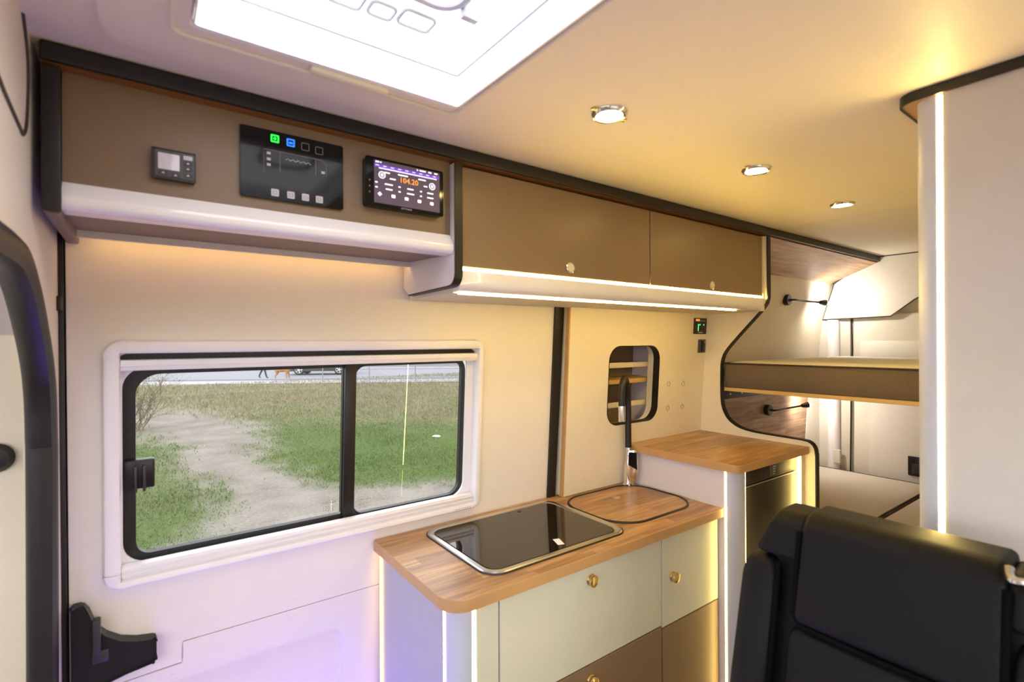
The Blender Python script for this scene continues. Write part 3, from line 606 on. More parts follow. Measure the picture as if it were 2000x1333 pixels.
Ml = Matrix.Translation((fx-0.004, fy-0.022, 0)) @ Matrix.Rotation(math.radians(-38), 4, 'Z') @ Matrix.Diagonal((1.12, 1.0, 1.0, 1.0))
b = BM(); L = []
for z, w_, o_ in ((0.915, 0.006, 0.004), (0.925, 0.014, 0.010), (0.95, 0.019, 0.016), (0.985, 0.021, 0.016), (1.02, 0.018, 0.014), (1.040, 0.017, 0.013), (1.044, 0.014, 0.010)):
    L.append([(x, y, z) for x, y in rrect(-w_, w_, -0.006-o_*0.3, 0.006, 0.005, 3)])
loft(b, L, True, True); lv = obj('lever', b, 'chrome', f, M=Ml)
b = BM(); plate(b, [(-0.0145, 0.985), (0.0165, 0.965), (0.0145, 1.034), (-0.0135, 1.036)], [], 'y', -0.0125, -0.0095); obj('lever_shield', b, 'black_gloss', lv, M=Ml)

# ================================================================== FRIDGE UNIT
ZF = 1.058
fc = empty('fridge_cabinet', (1.88, 1.16, 0), 'tall white fridge cabinet with lit edges beside the bunk partition', 'cabinet')
b = BM(); box(b, 1.636, 1.660, 0.979, 1.399, 0, 1.030); obj('side_panel', b, 'lilac_white', fc)
b = BM(); box(b, 1.66, XE, 1.382, 1.396, 0, 1.03); box(b, 1.66, XE, 0.96, 1.39, 0.0, 0.10); obj('carcass', b, 'black_plastic', fc)
arc = [(1.637+0.040*(1-math.cos(a)), 0.968-0.035*math.sin(a)) for a in [math.pi/2*k/10 for k in range(11)]]
b = BM(); plate(b, [(1.6365, 0.9725)] + arc + [(1.688, 0.933), (1.688, 0.955), (1.66, 0.978)], [], 'z', 0, 1.030); obj('corner_profile', b, 'alu_column', fc)
b = BM(); box(b, 1.6355, 1.640, 0.9735, 0.9785, 0.02, 1.028); obj('light_strip', b, 'led_mid', fc)
b = BM(); box(b, 1.6888, 1.6925, 0.9345, 0.946, 0.05, 1.024); obj('light_strip', b, 'led_mid', fc)
b = BM(); box(b, 2.0975, 2.1055, 0.9345, 0.944, 0.05, 1.026); obj('light_strip', b, 'led_fridge', fc)
b = BM(); box(b, 2.108, XE, 0.934, 0.97, 0, 1.030); obj('front_stile', b, 'cream_wall', fc)
worktop('fridge_worktop', 1.612, XE, 0.915, 1.403, (0.003, 0.006, 0.02, 0.006), 1.0305, ZF, 'higher wooden worktop on top of the fridge cabinet')
fr = empty('fridge', (1.9, 1.1, 0.1), 'built-in black fridge with a display band across its top', 'fridge')
b = BM(); box(b, 1.697, 2.095, 0.962, 1.38, 0.102, 1.026); obj('body', b, 'grey_plastic', fr)
b = BM(); box(b, 1.699, 2.093, 0.944, 0.962, 0.105, 0.962, 0.003); obj('door', b, 'fridge_black', fr)
b = BM(); box(b, 1.699, 2.093, 0.945, 0.962, 0.968, 1.024, 0.002); cb = obj('control_band', b, 'black_plastic', fr)
b = BM(); box(b, 1.88, 1.945, 0.9435, 0.946, 0.975, 1.018); obj('display', b, 'device_grey', cb)
b = BM(); box(b, 1.701, 2.09, 0.941, 0.946, 0.9625, 0.9665, 0.001); obj('grip_strip', b, 'steel', fr)
b = BM()
for i in range(4): box(b, 1.902, 1.915+0.003*i, 0.9430, 0.9436, 0.980+i*0.009, 0.983+i*0.009)
obj('display_marks', b, 'mark_light', cb, smooth=False)

# ================================================================== SPLASH PANEL AND SHELF RECESS
sp_ = empty('splash_panel', (1.7, 1.40, ZT), 'cream wall panel with rounded cut-out behind the tap', 'panel')
b = BM(); plate(b, [(1.272, 0.0), (XE, 0.0), (XE, 0.722), (1.272, 0.722)], [rrect(1.487, 1.803, 0.243, 0.566, 0.062, 8)], 'z', 0.0, 0.040); obj('board', b, 'cream_wall', sp_, M=MW)
b = BM(); box(b, 1.2655, 1.2722, 0.0, 0.722, 0.024, 0.0402); obj('wood_edge', b, 'wood_edge', sp_, M=MW)
b = BM(); A = rrect(1.487, 1.803, 0.243, 0.566, 0.062, 8); Bq = rrect(1.4895, 1.8005, 0.2455, 0.5635, 0.060, 8)
loft(b, [[(x, y, 0.0415) for x, y in A], [(x, y, 0.0415) for x, y in Bq], [(x, y, 0.010) for x, y in Bq], [(x, y, 0.010) for x, y in A]], True, ring=True); obj('cutout_trim', b, 'black_rubber', sp_, M=MW)
sh = empty('spice_shelf', (1.65, 1.55, 1.13), 'recessed shelf with cream retaining rails behind the cut-out', 'shelf')
b = BM(); box(b, 1.44, 2.0, 0.20, 0.62, -0.17, -0.155); box(b, 1.43, 1.442, 0.2, 0.62, -0.17, -0.026); box(b, 1.44, 2.0, 0.615, 0.63, -0.17, -0.026); box(b, 1.44, 2.0, 0.19, 0.203, -0.17, -0.026); obj('back_box', b, 'taupe', sh, M=MW)
b = BM(); box(b, 1.86, 1.875, 0.2, 0.62, -0.16, -0.026); obj('end_board', b, 'lilac_white', sh, M=MW)
for v in (0.397, ): 
    b = BM(); box(b, 1.443, 1.86, v, v+0.018, -0.155, -0.040); obj('shelf_board', b, 'board_edge', sh, M=MW)
for v in (0.466, 0.296):
    b = BM(); box(b, 1.443, 1.86, v, v+0.022, -0.046, -0.036, 0.002); obj('retaining_rail', b, 'button_cream', sh, M=MW)
# opening of the skin behind the recess
ob = bpy.data.objects['wall_back']
b = BM(); plate(b, [(-0.2, -0.9), (3.5, -0.9), (3.5, 1.12), (-0.2, 1.12)], [rrect(-0.045, 0.895, 0.05, 0.55, 0.03), rrect(1.425, 2.003, 0.186, 0.634, 0.002)], 'z', -0.045, -0.025)
bmesh.ops.transform(b, matrix=MW, verts=b.verts[:]); bmesh.ops.recalc_face_normals(b, faces=b.faces[:]); bmesh.ops.translate(b, vec=-ob.location, verts=b.verts[:]); ob.data.clear_geometry(); b.to_mesh(ob.data); b.free()

WP = 0.040
for (u, z), lab in zip(((1.874, 1.294), (1.980, 1.290), (1.876, 1.187), (1.981, 1.185)), ('upper power symbol switch beside the cut-out', 'upper power symbol switch beside the bunk partition', 'lower power symbol switch beside the cut-out', 'lower power symbol switch beside the bunk partition')):
    t = empty('touch_switch', (u, wy(z)-WP, z), lab, 'switch', 'power symbol switches on the cream panel')
    v = (z-0.9)/math.cos(TL)
    b = BM(); tube(b, [(u+0.010*math.cos(a), v+0.011*math.sin(a), WP+0.0006) for a in [math.radians(125+290*k/16) for k in range(17)]], 0.0011, 5); obj('ring_mark', b, 'mark_grey', t, M=MW)
    b = BM(); tube(b, [(u, v+0.003, WP+0.0006), (u, v+0.014, WP+0.0006)], 0.0011, 5); obj('bar_mark', b, 'mark_grey', t, M=MW)
mo = empty('battery_monitor', (2.09, wy(1.52)-WP, 1.517), 'small black monitor with green lit segments on the cream panel', 'monitor')
b = BM(); box(b, 2.036, 2.132, 0.617, 0.690, WP, WP+0.006, 0.002); obj('case', b, 'black_plastic', mo, M=MW)
b = BM(); box(b, 2.044, 2.075, 0.676, 0.686, WP+0.006, WP+0.0066); obj('orange_tag', b, 'tag_orange', mo, M=MW)
for (u, v) in [(2.066, 0.634+i*0.0065) for i in range(4)] + [(2.066, 0.660), (2.078, 0.660), (2.108, 0.660)]:
    b = BM(); lathe(b, [(0, 0), (0.0035, 0), (0.0035, 0.0006), (0, 0.0008)], (u, v, WP+0.006), (0, 0, 1), 10); obj('segment', b, 'screen_green', mo, M=MW)
b = BM(); box(b, 2.065, 2.100, 0.6225, 0.6265, WP+0.006, WP+0.0066); obj('caption_mark', b, 'mark_light', mo, M=MW)
for i in range(3):
    b = BM(); box(b, 2.084+i*0.014, 2.091+i*0.014, 0.674, 0.681, WP+0.006, WP+0.0064); obj('caption_mark', b, 'mark_grey', mo, M=MW)
sw = empty('rocker_switch', (2.11, wy(1.43)-WP, 1.429), 'small dark rocker switch under the battery monitor', 'switch')
b = BM(); box(b, 2.078, 2.134, 0.530, 0.592, WP, WP+0.005, 0.002); obj('plate', b, 'device_grey', sw, M=MW)
b = BM(); box(b, 2.098, 2.114, 0.536, 0.586, WP+0.004, WP+0.013, 0.003); obj('rocker', b, 'black_plastic', sw, M=MW)
b = BM(); box(b, 2.117, 2.129, 0.574, 0.584, WP+0.0045, WP+0.0056); obj('switch_mark', b, 'mark_light', sw, M=MW)

# ================================================================== BUNK PARTITION
pt = empty('bunk_partition', (2.147, 1.2, 0), 'cream partition with black curved edge between kitchen and bunks', 'partition')
cont = [(1.080, 1.925), (1.080, 1.80), (1.080, 1.665), (1.086, 1.640)]
cont += [(p.x, p.y) for p in smooth_path([(1.086, 1.640, 0), (1.115, 1.603, 0), (1.200, 1.515, 0), (1.268, 1.440, 0), (1.290, 1.395, 0), (1.2955, 1.34, 0), (1.2955, 1.24, 0), (1.289, 1.178, 0), (1.262, 1.128, 0), (1.215, 1.098, 0), (1.150, 1.085, 0), (1.05, 1.082, 0), (0.945, 1.080, 0), (0.915, 1.074, 0), (0.899, 1.056, 0), (0.894, 1.028, 0), (0.893, 0.98, 0), (0.893, 0.5, 0), (0.893, 0.0, 0)], 4)[1:]]
b = BM(); plate(b, cont + [(1.44, 0.0), (wy(1.0)-0.002, 1.0), (wy(1.925)-0.004, 1.925)], [], 'x', XE+0.0005, 2.160); obj('board', b, 'cream_wall', pt)
loops = []
for i, (y, z) in enumerate(cont):
    a = Vector(cont[max(i-1, 0)]); q = Vector(cont[min(i+1, len(cont)-1)]); t = (q-a).normalized(); nn = Vector((t.y, -t.x))   # outward from the board
    if i == 0: nn = Vector((-1, 0))
    o0 = Vector((y, z)); o1 = o0+nn*0.003; o2 = o0-nn*0.002
    loops.append([(2.1365, o2.x, o2.y), (2.1360, o1.x, o1.y), (2.1615, o1.x, o1.y), (2.1610, o2.x, o2.y)])
b = BM(); loft(b, loops, True, True); obj('black_edge', b, 'black_rubber', pt)

# ================================================================== BUNKS
bb = empty('upper_bunk_base', (2.77, 0.5, 1.244), 'light wooden board carrying the upper bunk mattress', 'bed base')
b = BM(); box(b, 2.168, 3.38, Y0+0.01, 1.385, 1.250, 1.266, 0.001, 1); obj('board', b, 'board_edge', bb)
def mattress(name, x0, x1, y0, y1, z0, z1, label, grp, r=0.022, side='mattress_side', top='mattress_top'):
    o = empty(name, ((x0+x1)/2, (y0+y1)/2, z0), label, 'mattress', grp)
    b = BM(); A = rrect(x0, x1, y0, y1, r, 5); n = len(A)
    sag = lambda t: 0.004*math.sin(9*t)
    loft(b, [[(x, y, z0) for x, y in rrect(x0+0.006, x1-0.006, y0+0.006, y1-0.006, r, 5)], [(x, y, z0+0.008) for x, y in A], [(x, y, z0+(z1-z0)*0.5) for x, y in rrect(x0-0.004, x1+0.004, y0-0.004, y1+0.004, r, 5)], [(x, y, z1-0.012) for x, y in A]], True, True); obj('side_panel', b, side, o)
    b = BM(); g = 26; rows = []
    for j in range(g+1):
        rows.append([])
        for i in range(g+1):
            s, t = i/g, j/g; ed = min(s*(x1-x0), (1-s)*(x1-x0), t*(y1-y0), (1-t)*(y1-y0))
            zz = z1-0.010 + 0.010*min(1, ed/0.035)**0.6 + 0.0025*math.sin(11*s+2)*math.sin(9*t+1)*min(1, ed/0.1)
            rows[j].append((x0+s*(x1-x0), y0+t*(y1-y0), zz))
    loft(b, rows, False); obj('top_cover', b, top, o)
    b = BM(); tube(b, [(x, y, z1-0.011) for x, y in rrect(x0-0.001, x1+0.001, y0-0.001, y1+0.001, r, 5)], 0.0042, 6, closed=True); obj('piping', b, 'piping_brown', o)
    return o
mattress('upper_mattress', 2.166, 3.37, Y0+0.02, 1.300, 1.2665, 1.388, 'thick mattress with brown sides on the upper bunk', None)
mattress('lower_cushion', 2.20, 3.38, 0.835, 1.412, 0.58, 0.712, 'cream lower bunk cushion alongside the lower wooden wall panel', 'lower bunk cushions', 0.03, 'mattress_cream', 'mattress_cream')
mattress('lower_cushion', 2.20, 3.38, 0.22, 0.822, 0.58, 0.704, 'cream lower bunk cushion nearest the bathroom side', 'lower bunk cushions', 0.03, 'mattress_cream', 'mattress_cream')
b = BM(); box(b, 2.17, 3.295, Y0+0.01, 1.41, 0.0, 0.58, 0.002, 1); lb = tag(obj('lower_bunk_base', b, 'cream_wall'), 'closed cream base under the lower bunk cushions', 'bed base')
# bed rail with screws
br_ = empty('bed_rail', (2.6, 1.42, 1.19), 'dark metal bed rail screwed on the lower wooden panel', 'rail')
b = BM(); box(b, 2.165, 2.80, 0.288, 0.345, 0.012, 0.020, 0.001); obj('bar', b, 'rail_dark', br_, M=MW)
for i in range(5):
    b = BM(); lathe(b, [(0, 0), (0.006, 0), (0.005, 0.003), (0, 0.0035)], (2.30+i*0.11, 0.312, 0.020), (0, 0, 1), 12); obj('screw', b, 'steel', br_, M=MW)
# wooden wall panels, lower and sloped upper
t2 = tag(obj('trim_2', box(BM(), 2.162, 3.395, -0.16, 0.36, 0.0, 0.012), 'wood_wall', M=MW), 'wooden wall panel beside the lower bunk', 'panel', kind='structure')
b = BM(); plate(b, [(1.088, 1.926), (1.330, 1.828), (1.336, 1.840), (1.10, 1.936)], [], 'x', 2.161, 3.405)
tag(obj('trim_3', b, 'wood_slope'), 'sloping wooden panel under the ceiling above the upper bunk', 'panel', kind='structure')
b = BM(); plate(b, [(1.330, 1.83), (1.348, 1.72), (1.382, 1.60), (1.402, 1.40), (1.402, 1.25), (1.425, 1.25), (1.425, 1.4), (1.40, 1.62), (1.36, 1.84)], [], 'x', 2.161, 3.44); obj('upper_lining', b, 'cream_wall', bpy.data.objects['wall_back'])
# rear lintel panel, mirrored about the van centre line
half = [(1.148, 1.936), (1.312, 1.825), (1.378, 1.610), (1.026, 1.615), (0.916, 1.703), (0.76, 1.79)]
lint = [(1.085, 1.960)] + half + [(1.03-y, z) for y, z in reversed(half)] + [(1.03-1.085, 1.960)]
b = BM(); plate(b, lint, [], 'x', 3.405, 3.425); lp = obj('lintel_panel', b, 'rear_white', rw)
b = BM(); tube(b, [(3.404, y, z) for y, z in lint], 0.0036, 6, closed=True); obj('lintel_edge', b, 'seam_dark', rw)
# corner pillar fairing and door seal
b = BM(); plate(b, [(3.30, 1.425), (3.405, 1.400), (3.425, 1.345), (3.44, 1.24), (3.46, 1.24), (3.46, 1.45), (3.30, 1.45)], [], 'z', 0.55, 1.80); obj('pillar_fairing', b, 'pillar_grey', rw)
b = BM(); lathe(b, [(0, 0.0), (0.034, 0.0), (0.034, 0.93), (0.030, 0.945), (0, 0.945)], (3.418, 1.325, 0.66), (0, 0, 1), 24); obj('pillar_tube', b, 'white_plastic', rw)
b = BM(); box(b, 3.375, 3.40, 1.275, 1.315, 0.74, 0.82, 0.004); obj('pillar_cover', b, 'pillar_grey', rw)
b = BM(); tube(b, [(3.44, 1.232, 1.62), (3.44, 1.228, 1.42), (3.44, 1.236, 1.2), (3.44, 1.244, 0.6)], 0.0042, 8); obj('door_seal', b, 'black_rubber', rw)
b = BM(); plate(b, [(Y0+0.02, 0.58), (1.222, 0.58), (1.222, 1.63), (Y0+0.02, 1.63)], [], 'x', 3.442, 3.459); obj('door_lining', b, 'rear_cream', rw)
b = BM(); box(b, 3.425, 3.443, 0.1, 1.185, 1.30, 1.476, 0.006); obj('door_ledge', b, 'rear_white', rw)
b = BM(); plate(b, [(0.0, 0.60), (1.150, 0.60), (1.128, 1.20), (0.0, 1.20)], [], 'x', 3.432, 3.443); obj('door_card', b, 'rear_white', rw)
so = empty('usb_socket', (3.43, 0.93, 0.76), 'black double socket on the rear door above the lower cushion', 'socket')
b = BM(); box(b, 3.418, 3.432, 0.895, 0.955, 0.732, 0.838, 0.004); obj('plate', b, 'black_plastic', so)
b = BM(); box(b, 3.412, 3.42, 0.90, 0.935, 0.745, 0.80, 0.003); obj('flap', b, 'grey_plastic', so)

# reading lamps
def lamp(base, bdir, tip, mid, label):
    base, tip, mid = Vector(base), Vector(tip), Vector(mid)
    o = empty('reading_lamp', base, label, 'lamp', 'gooseneck reading lamps by the bunks')
    b = BM(); lathe(b, [(0, -0.004), (0.030, -0.004), (0.031, 0.014), (0.028, 0.020), (0, 0.021)], base, bdir, 28); obj('base', b, 'black_plastic', o)
    b = BM(); tube(b, smooth_path([base+Vector(bdir)*0.014, base+Vector(bdir)*0.035+(tip-base)*0.08, mid, tip], 8), 0.0055, 8); obj('gooseneck', b, 'black_rubber', o)
    d = (tip-mid).normalized()
    b = BM(); lathe(b, [(0, -0.01), (0.009, -0.01), (0.012, 0.0), (0.0165, 0.030), (0.0172, 0.038), (0.0164, 0.038), (0.014, 0.028), (0, 0.022)], tip, d, 18); obj('head', b, 'black_plastic', o)
    b = BM(); lathe(b, [(0, 0.022), (0.0125, 0.0285), (0.0155, 0.038), (0.0125, 0.048), (0.006, 0.053), (0, 0.054)], tip, d, 16); obj('bulb', b, 'lamp_bulb', o)
lamp((2.875, 1.350, 1.705), (0, -1, 0), (3.155, 1.285, 1.700), (3.0, 1.31, 1.703), 'black gooseneck reading lamp on the cream wall above the upper mattress')
lamp((2.80, 1.420, 1.095), (0, -1, 0), (3.06, 1.345, 1.107), (2.93, 1.375, 1.098), 'black gooseneck reading lamp on the wooden panel under the upper bunk')

# ================================================================== BATHROOM PARTITION
bp = empty('bathroom_partition', (1.5, 0.1, 0), 'tall grey white bathroom partition with lit rounded corner column', 'partition')
b = BM(); box(b, 1.212, 1.232, Y0+0.003, 0.2822, 0, 1.944); obj('front_panel', b, 'bath_panel', bp)
arc = [(1.212+0.036*(1-math.cos(a)), 0.292+0.036*math.sin(a)) for a in [math.pi/2*k/12 for k in range(13)]]
b = BM(); plate(b, arc + [(1.262, 0.328), (1.262, 0.300), (1.23, 0.291), (1.212, 0.291)], [], 'z', 0, 1.944); obj('corner_column', b, 'alu_column', bp)
b = BM(); box(b, 1.2116, 1.216, 0.2825, 0.2905, 0.02, 1.940); obj('light_strip', b, 'led_white', bp)
b = BM(); box(b, 1.262, 2.10, 0.310, 0.328, 0, 1.944); obj('side_panel', b, 'bath_panel', bp)
b = BM(); plate(b, rrect(1.206, 2.10, Y0+0.003, 0.350, (0.01, 0.03, 0.003, 0.003), 8), [], 'z', 1.9445, 1.9615); obj('top_board', b, 'wood_edge', bp)
ring_o = rrect(1.203, 2.10, Y0+0.003, 0.3535, (0.01, 0.032, 0.003, 0.003), 8); ring_i = rrect(1.206, 2.10, Y0+0.003, 0.350, (0.01, 0.03, 0.003, 0.003), 8)
b = BM(); loft(b, [[(x, y, 1.9425) for x, y in ring_i], [(x, y, 1.9425) for x, y in ring_o], [(x, y, 1.9615) for x, y in ring_o], [(x, y, 1.9615) for x, y in ring_i]], True, ring=True); obj('black_edge', b, 'black_rubber', bp)

# ================================================================== SEAT
st = empty('travel_seat', (0.9, 0.32, 0.0), 'black leather travel seat with piped backrest in front of the bathroom partition', 'seat')
def cushion(name, prof, y0, y1, mat, parent, r=0.02, taper=0.0, n=10):
    """upholstered block: side profile (x,z) swept over y with rounded ends"""
    b = BM(); loops = []
    cx = sum(p[0] for p in prof)/len(prof); cz = sum(p[1] for p in prof)/len(prof)
    W = (y1-y0)
    for k in range(n+1):
        t = k/n; e = min(t, 1-t)*W; ins = r*(1-math.sqrt(max(0, 1-(1-min(1, e/r))**2))) if e < r else 0
        y = y0+t*W
        L = []
        for (x, z) in prof:
            dx, dz = x-cx, z-cz; d = math.hypot(dx, dz); s = max(0.0, (d-ins)/d)
            L.append((cx+dx*s, y, cz+dz*s))
        loops.append(L)
    # concentrate sections near the ends
    ys = [0, 0.15, 0.4, 0.75, 1.0]; sec = [y0+r*q for q in ys] + [y0+W*0.5] + [y1-r*q for q in reversed(ys)]
    loops = []
    for y in sec:
        e = min(y-y0, y1-y); ins = r*(1-math.sqrt(max(0, 1-(1-min(1, e/r))**2))) if e < r else 0
        loops.append([(cx+(x-cx)*max(0, 1-ins/max(0.01, math.hypot(x-cx, z-cz))), y, cz+(z-cz)*max(0, 1-ins/max(0.01, math.hypot(x-cx, z-cz)))) for x, z in prof])
    loft(b, loops, True, True)
    return obj(name, b, mat, parent, angle=60)
def rp(pts, r=0.015, n=4):
    """rounded polygon"""
    out = []; m = len(pts)
    for i in range(m):
        p = Vector(pts[i]); a = (Vector(pts[i-1])-p); c_ = (Vector(pts[(i+1) % m])-p); ra = min(r, a.length*0.45, c_.length*0.45)
        A_ = p+a.normalized()*ra; B_ = p+c_.normalized()*ra
        for k in range(n+1):
            t = k/n; q = A_*(1-t)**2 + p*2*t*(1-t) + B_*t*t; out.append((q.x, q.y))
    return out
# backrest leans back: front face x at height z
fxz = lambda z: 0.865 + (z-0.55)*0.205
cushion('backrest', rp([(fxz(0.50)+0.02, 0.50), (fxz(1.08)+0.012, 1.08), (fxz(1.11)+0.02, 1.115), (fxz(1.11)+0.085, 1.115), (fxz(0.5)+0.15, 0.50)], 0.03), 0.118, 0.512, 'leather', st, 0.035)
cushion('head_pad', rp([(fxz(0.975)-0.018, 0.975), (fxz(1.14)-0.016, 1.14), (fxz(1.16)+0.004, 1.162), (fxz(1.16)+0.085, 1.162), (fxz(1.06)+0.115, 1.05), (fxz(1.06)+0.03, 1.05), (fxz(0.975)+0.02, 0.975)], 0.014), 0.160, 0.432, 'leather', st, 0.012)
wing = cushion('side_wing', rp([(fxz(1.07)-0.012, 1.075), (fxz(1.13)-0.008, 1.135), (fxz(1.155)+0.01, 1.154), (fxz(1.155)+0.08, 1.154), (fxz(1.07)+0.09, 1.075)], 0.010), 0.426, 0.512, 'leather', st, 0.012)
for v in wing.data.vertices: v.co.y -= max(0.0, v.co.z-1.08)*0.36*max(0.0, (v.co.y+0.32-0.44)/0.07)
cushion('side_wing', rp([(fxz(1.07)-0.012, 1.075), (fxz(1.13)-0.008, 1.135), (fxz(1.15)+0.01, 1.152), (fxz(1.15)+0.08, 1.152), (fxz(1.07)+0.09, 1.075)], 0.014), 0.095, 0.166, 'leather', st, 0.02)
for (ya, yb_) in ((0.468, 0.532), (0.098, 0.150)):
    cushion('side_bolster', rp([(fxz(0.50)-0.045, 0.50), (fxz(0.85)-0.035, 0.85), (fxz(1.06)-0.010, 1.068), (fxz(1.06)+0.08, 1.068), (fxz(0.50)+0.12, 0.50)], 0.02), ya, yb_, 'leather', st, 0.025)
cushion('lumbar_cushion', rp([(fxz(0.62)-0.012, 0.62), (fxz(0.955)-0.006, 0.965), (fxz(0.955)+0.03, 0.965), (fxz(0.62)+0.04, 0.62)], 0.014), 0.165, 0.440, 'leather', st, 0.016)
b = BM(); tube(b, [(fxz(z)-0.0125+0.012*(y > 0.45), y, z) for y, z in ((0.434, 1.13), (0.434, 0.990), (0.420, 0.973), (0.30, 0.970), (0.175, 0.973), (0.158, 0.990), (0.158, 1.13))], 0.005, 8); obj('piping', b, 'leather_piping', st)
b = BM(); tube(b, [(fxz(z)-0.012, 0.466, z) for z in (1.068, 0.95, 0.8, 0.6)], 0.005, 8); obj('piping', b, 'leather_piping', st)
b = BM(); tube(b, smooth_path([(fxz(1.15)+0.01, 0.118, 1.160), (fxz(1.15)-0.022, 0.122, 1.158), (fxz(1.14)-0.026, 0.150, 1.150), (fxz(1.15)-0.01, 0.158, 1.160)], 5), 0.006, 8); obj('belt_guide', b, 'chrome', st)
cushion('seat_cushion', rp([(0.42, 0.42), (0.43, 0.53), (0.50, 0.545), (0.90, 0.50), (0.92, 0.42)], 0.03), 0.10, 0.53, 'leather', st, 0.04)
b = BM(); box(b, 0.50, 0.98, 0.13, 0.50, 0.0, 0.42, 0.02); obj('pedestal', b, 'grey_plastic', st)

# ================================================================== OUTSIDE
ZG = -0.60
exec_ground = True
def inpoly(x, y, poly):
    c_ = False; n = len(poly)
    for i in range(n):
        (x1, y1), (x2, y2) = poly[i], poly[i-1]
        if (y1 > y) != (y2 > y) and x < (x2-x1)*(y-y1)/(y2-y1)+x1: c_ = not c_
    return c_
def pdist(x, y, poly):
    best = 1e9; n = len(poly)
    for i in range(n):
        (x1, y1), (x2, y2) = poly[i-1], poly[i]; dx, dy = x2-x1, y2-y1; L2 = dx*dx+dy*dy or 1e-9
        t = max(0, min(1, ((x-x1)*dx+(y-y1)*dy)/L2)); d = math.hypot(x-x1-t*dx, y-y1-t*dy); best = min(best, d)
    return best
FIELD = [(-6, 34), (-0.9, 24.5), (0.6, 20.5), (1.89, 16.6), (2.40, 13.9), (2.15, 11.3), (1.70, 9.9), (1.92, 8.8), (2.21, 7.7), (2.55, 7.15), (3.14, 6.9), (4.2, 6.3), (9, 5.2), (30, 4.6), (50, 4.0), (50, 34)]
PATCH = [(-0.6, 16.5), (-0.13, 13.4), (0.28, 12.0), (0.54, 10.5), (0.72, 8.3), (0.82, 7.2), (0.66, 6.2), (0.27, 5.9), (-0.06, 5.4), (-3, 5.2), (-9, 7), (-9, 24)]
from mathutils import noise as mnoise
def grassiness(x, y):
    s = -1e9
    for poly in (FIELD, PATCH):
        d = pdist(x, y, poly) * (1 if inpoly(x, y, poly) else -1); s = max(s, d/(0.03*y+0.15))
    nz = mnoise.noise(Vector((x*1.1, y*0.55, 3.1)))*0.9 + mnoise.noise(Vector((x*3.7, y*1.9, 8.0)))*0.8 + mnoise.noise(Vector((x*9.0, y*4.5, 1.0)))*0.5
    return max(0.0, min(1.0, 0.5 + 0.55*s + 0.55*nz))
def dryness(x, y):
    return max(0.0, min(1.0, (y-12.5-0.25*x)/7.0 + 0.42 + 0.9*mnoise.noise(Vector((x*0.35, y*0.16, 5.5)))))
gm, nd, lk, bs = newmat('ground_soil'); nt = gm.node_tree
at = N(nt, 'ShaderNodeAttribute', attribute_name='grass'); at2 = N(nt, 'ShaderNodeAttribute', attribute_name='dry'); tc = N(nt, 'ShaderNodeTexCoord')
n1 = N(nt, 'ShaderNodeTexNoise'); n1.inputs['Scale'].default_value = 1.6; n1.inputs['Detail'].default_value = 8; n2 = N(nt, 'ShaderNodeTexNoise'); n2.inputs['Scale'].default_value = 30; n2.inputs['Detail'].default_value = 4
lk.new(tc.outputs['Object'], n1.inputs['Vector']); lk.new(tc.outputs['Object'], n2.inputs['Vector'])
dirt = N(nt, 'ShaderNodeMix', data_type='RGBA'); dirt.inputs[6].default_value = (0.150, 0.130, 0.108, 1); dirt.inputs[7].default_value = (0.255, 0.232, 0.202, 1)
rp1 = N(nt, 'ShaderNodeValToRGB'); rp1.color_ramp.elements[0].position = 0.36; rp1.color_ramp.elements[1].position = 0.60
nm = N(nt, 'ShaderNodeMix', data_type='FLOAT'); nm.inputs[0].default_value = 0.5; lk.new(n1.outputs['Fac'], nm.inputs[2]); lk.new(n2.outputs['Fac'], nm.inputs[3]); lk.new(nm.outputs[0], rp1.inputs[0]); lk.new(rp1.outputs[0], dirt.inputs[0])
gr = N(nt, 'ShaderNodeMix', data_type='RGBA'); gr.inputs[6].default_value = (0.085, 0.120, 0.036, 1); gr.inputs[7].default_value = (0.20, 0.180, 0.110, 1)
lk.new(at2.outputs['Fac'], gr.inputs[0])
gr2 = N(nt, 'ShaderNodeMix', data_type='RGBA', blend_type='OVERLAY'); gr2.inputs[0].default_value = 0.6; lk.new(gr.outputs[2], gr2.inputs[6]); lk.new(n2.outputs['Fac'], gr2.inputs[7])
mx = N(nt, 'ShaderNodeMix', data_type='RGBA'); lk.new(at.outputs['Fac'], mx.inputs[0]); lk.new(dirt.outputs[2], mx.inputs[6]); lk.new(gr2.outputs[2], mx.inputs[7]); lk.new(mx.outputs[2], bs.inputs['Base Color'])
bs.inputs['Roughness'].default_value = 0.95; bs.inputs['Specular IOR Level'].default_value = 0.1
bm_ = N(nt, 'ShaderNodeBump'); bm_.inputs['Strength'].default_value = 0.6; bm_.inputs['Distance'].default_value = 0.03; lk.new(n2.outputs['Fac'], bm_.inputs['Height']); lk.new(bm_.outputs['Normal'], bs.inputs['Normal'])
# fan-shaped grid, finer near the van
verts, faces, ga, da = [], [], [], []
NY, NX = 210, 150
for j in range(NY+1):
    y = 1.7 * (60/1.7)**(j/NY)
    for i in range(NX+1):
        s = i/NX; x = -(0.35*y+1.5) + s*((0.35*y+1.5)+(0.95*y+3.0))
        g_ = grassiness(x, y); ga.append(g_); da.append(dryness(x, y))
        verts.append((x, y, ZG + 0.02*mnoise.noise(Vector((x*0.8, y*0.8, 0))) + 0.012*g_))
for j in range(NY):
    for i in range(NX):
        a = j*(NX+1)+i; faces.append((a, a+1, a+NX+2, a+NX+1))
me = bpy.data.meshes.new('ground'); me.from_pydata(verts, [], faces)
for nm, arr in (('grass', ga), ('dry', da)):
    atr = me.attributes.new(nm, 'FLOAT', 'POINT'); atr.data.foreach_set('value', arr)
for p in me.polygons: p.use_smooth = True
me.materials.append(gm); go = bpy.data.objects.new('ground', me); COL.objects.link(go)
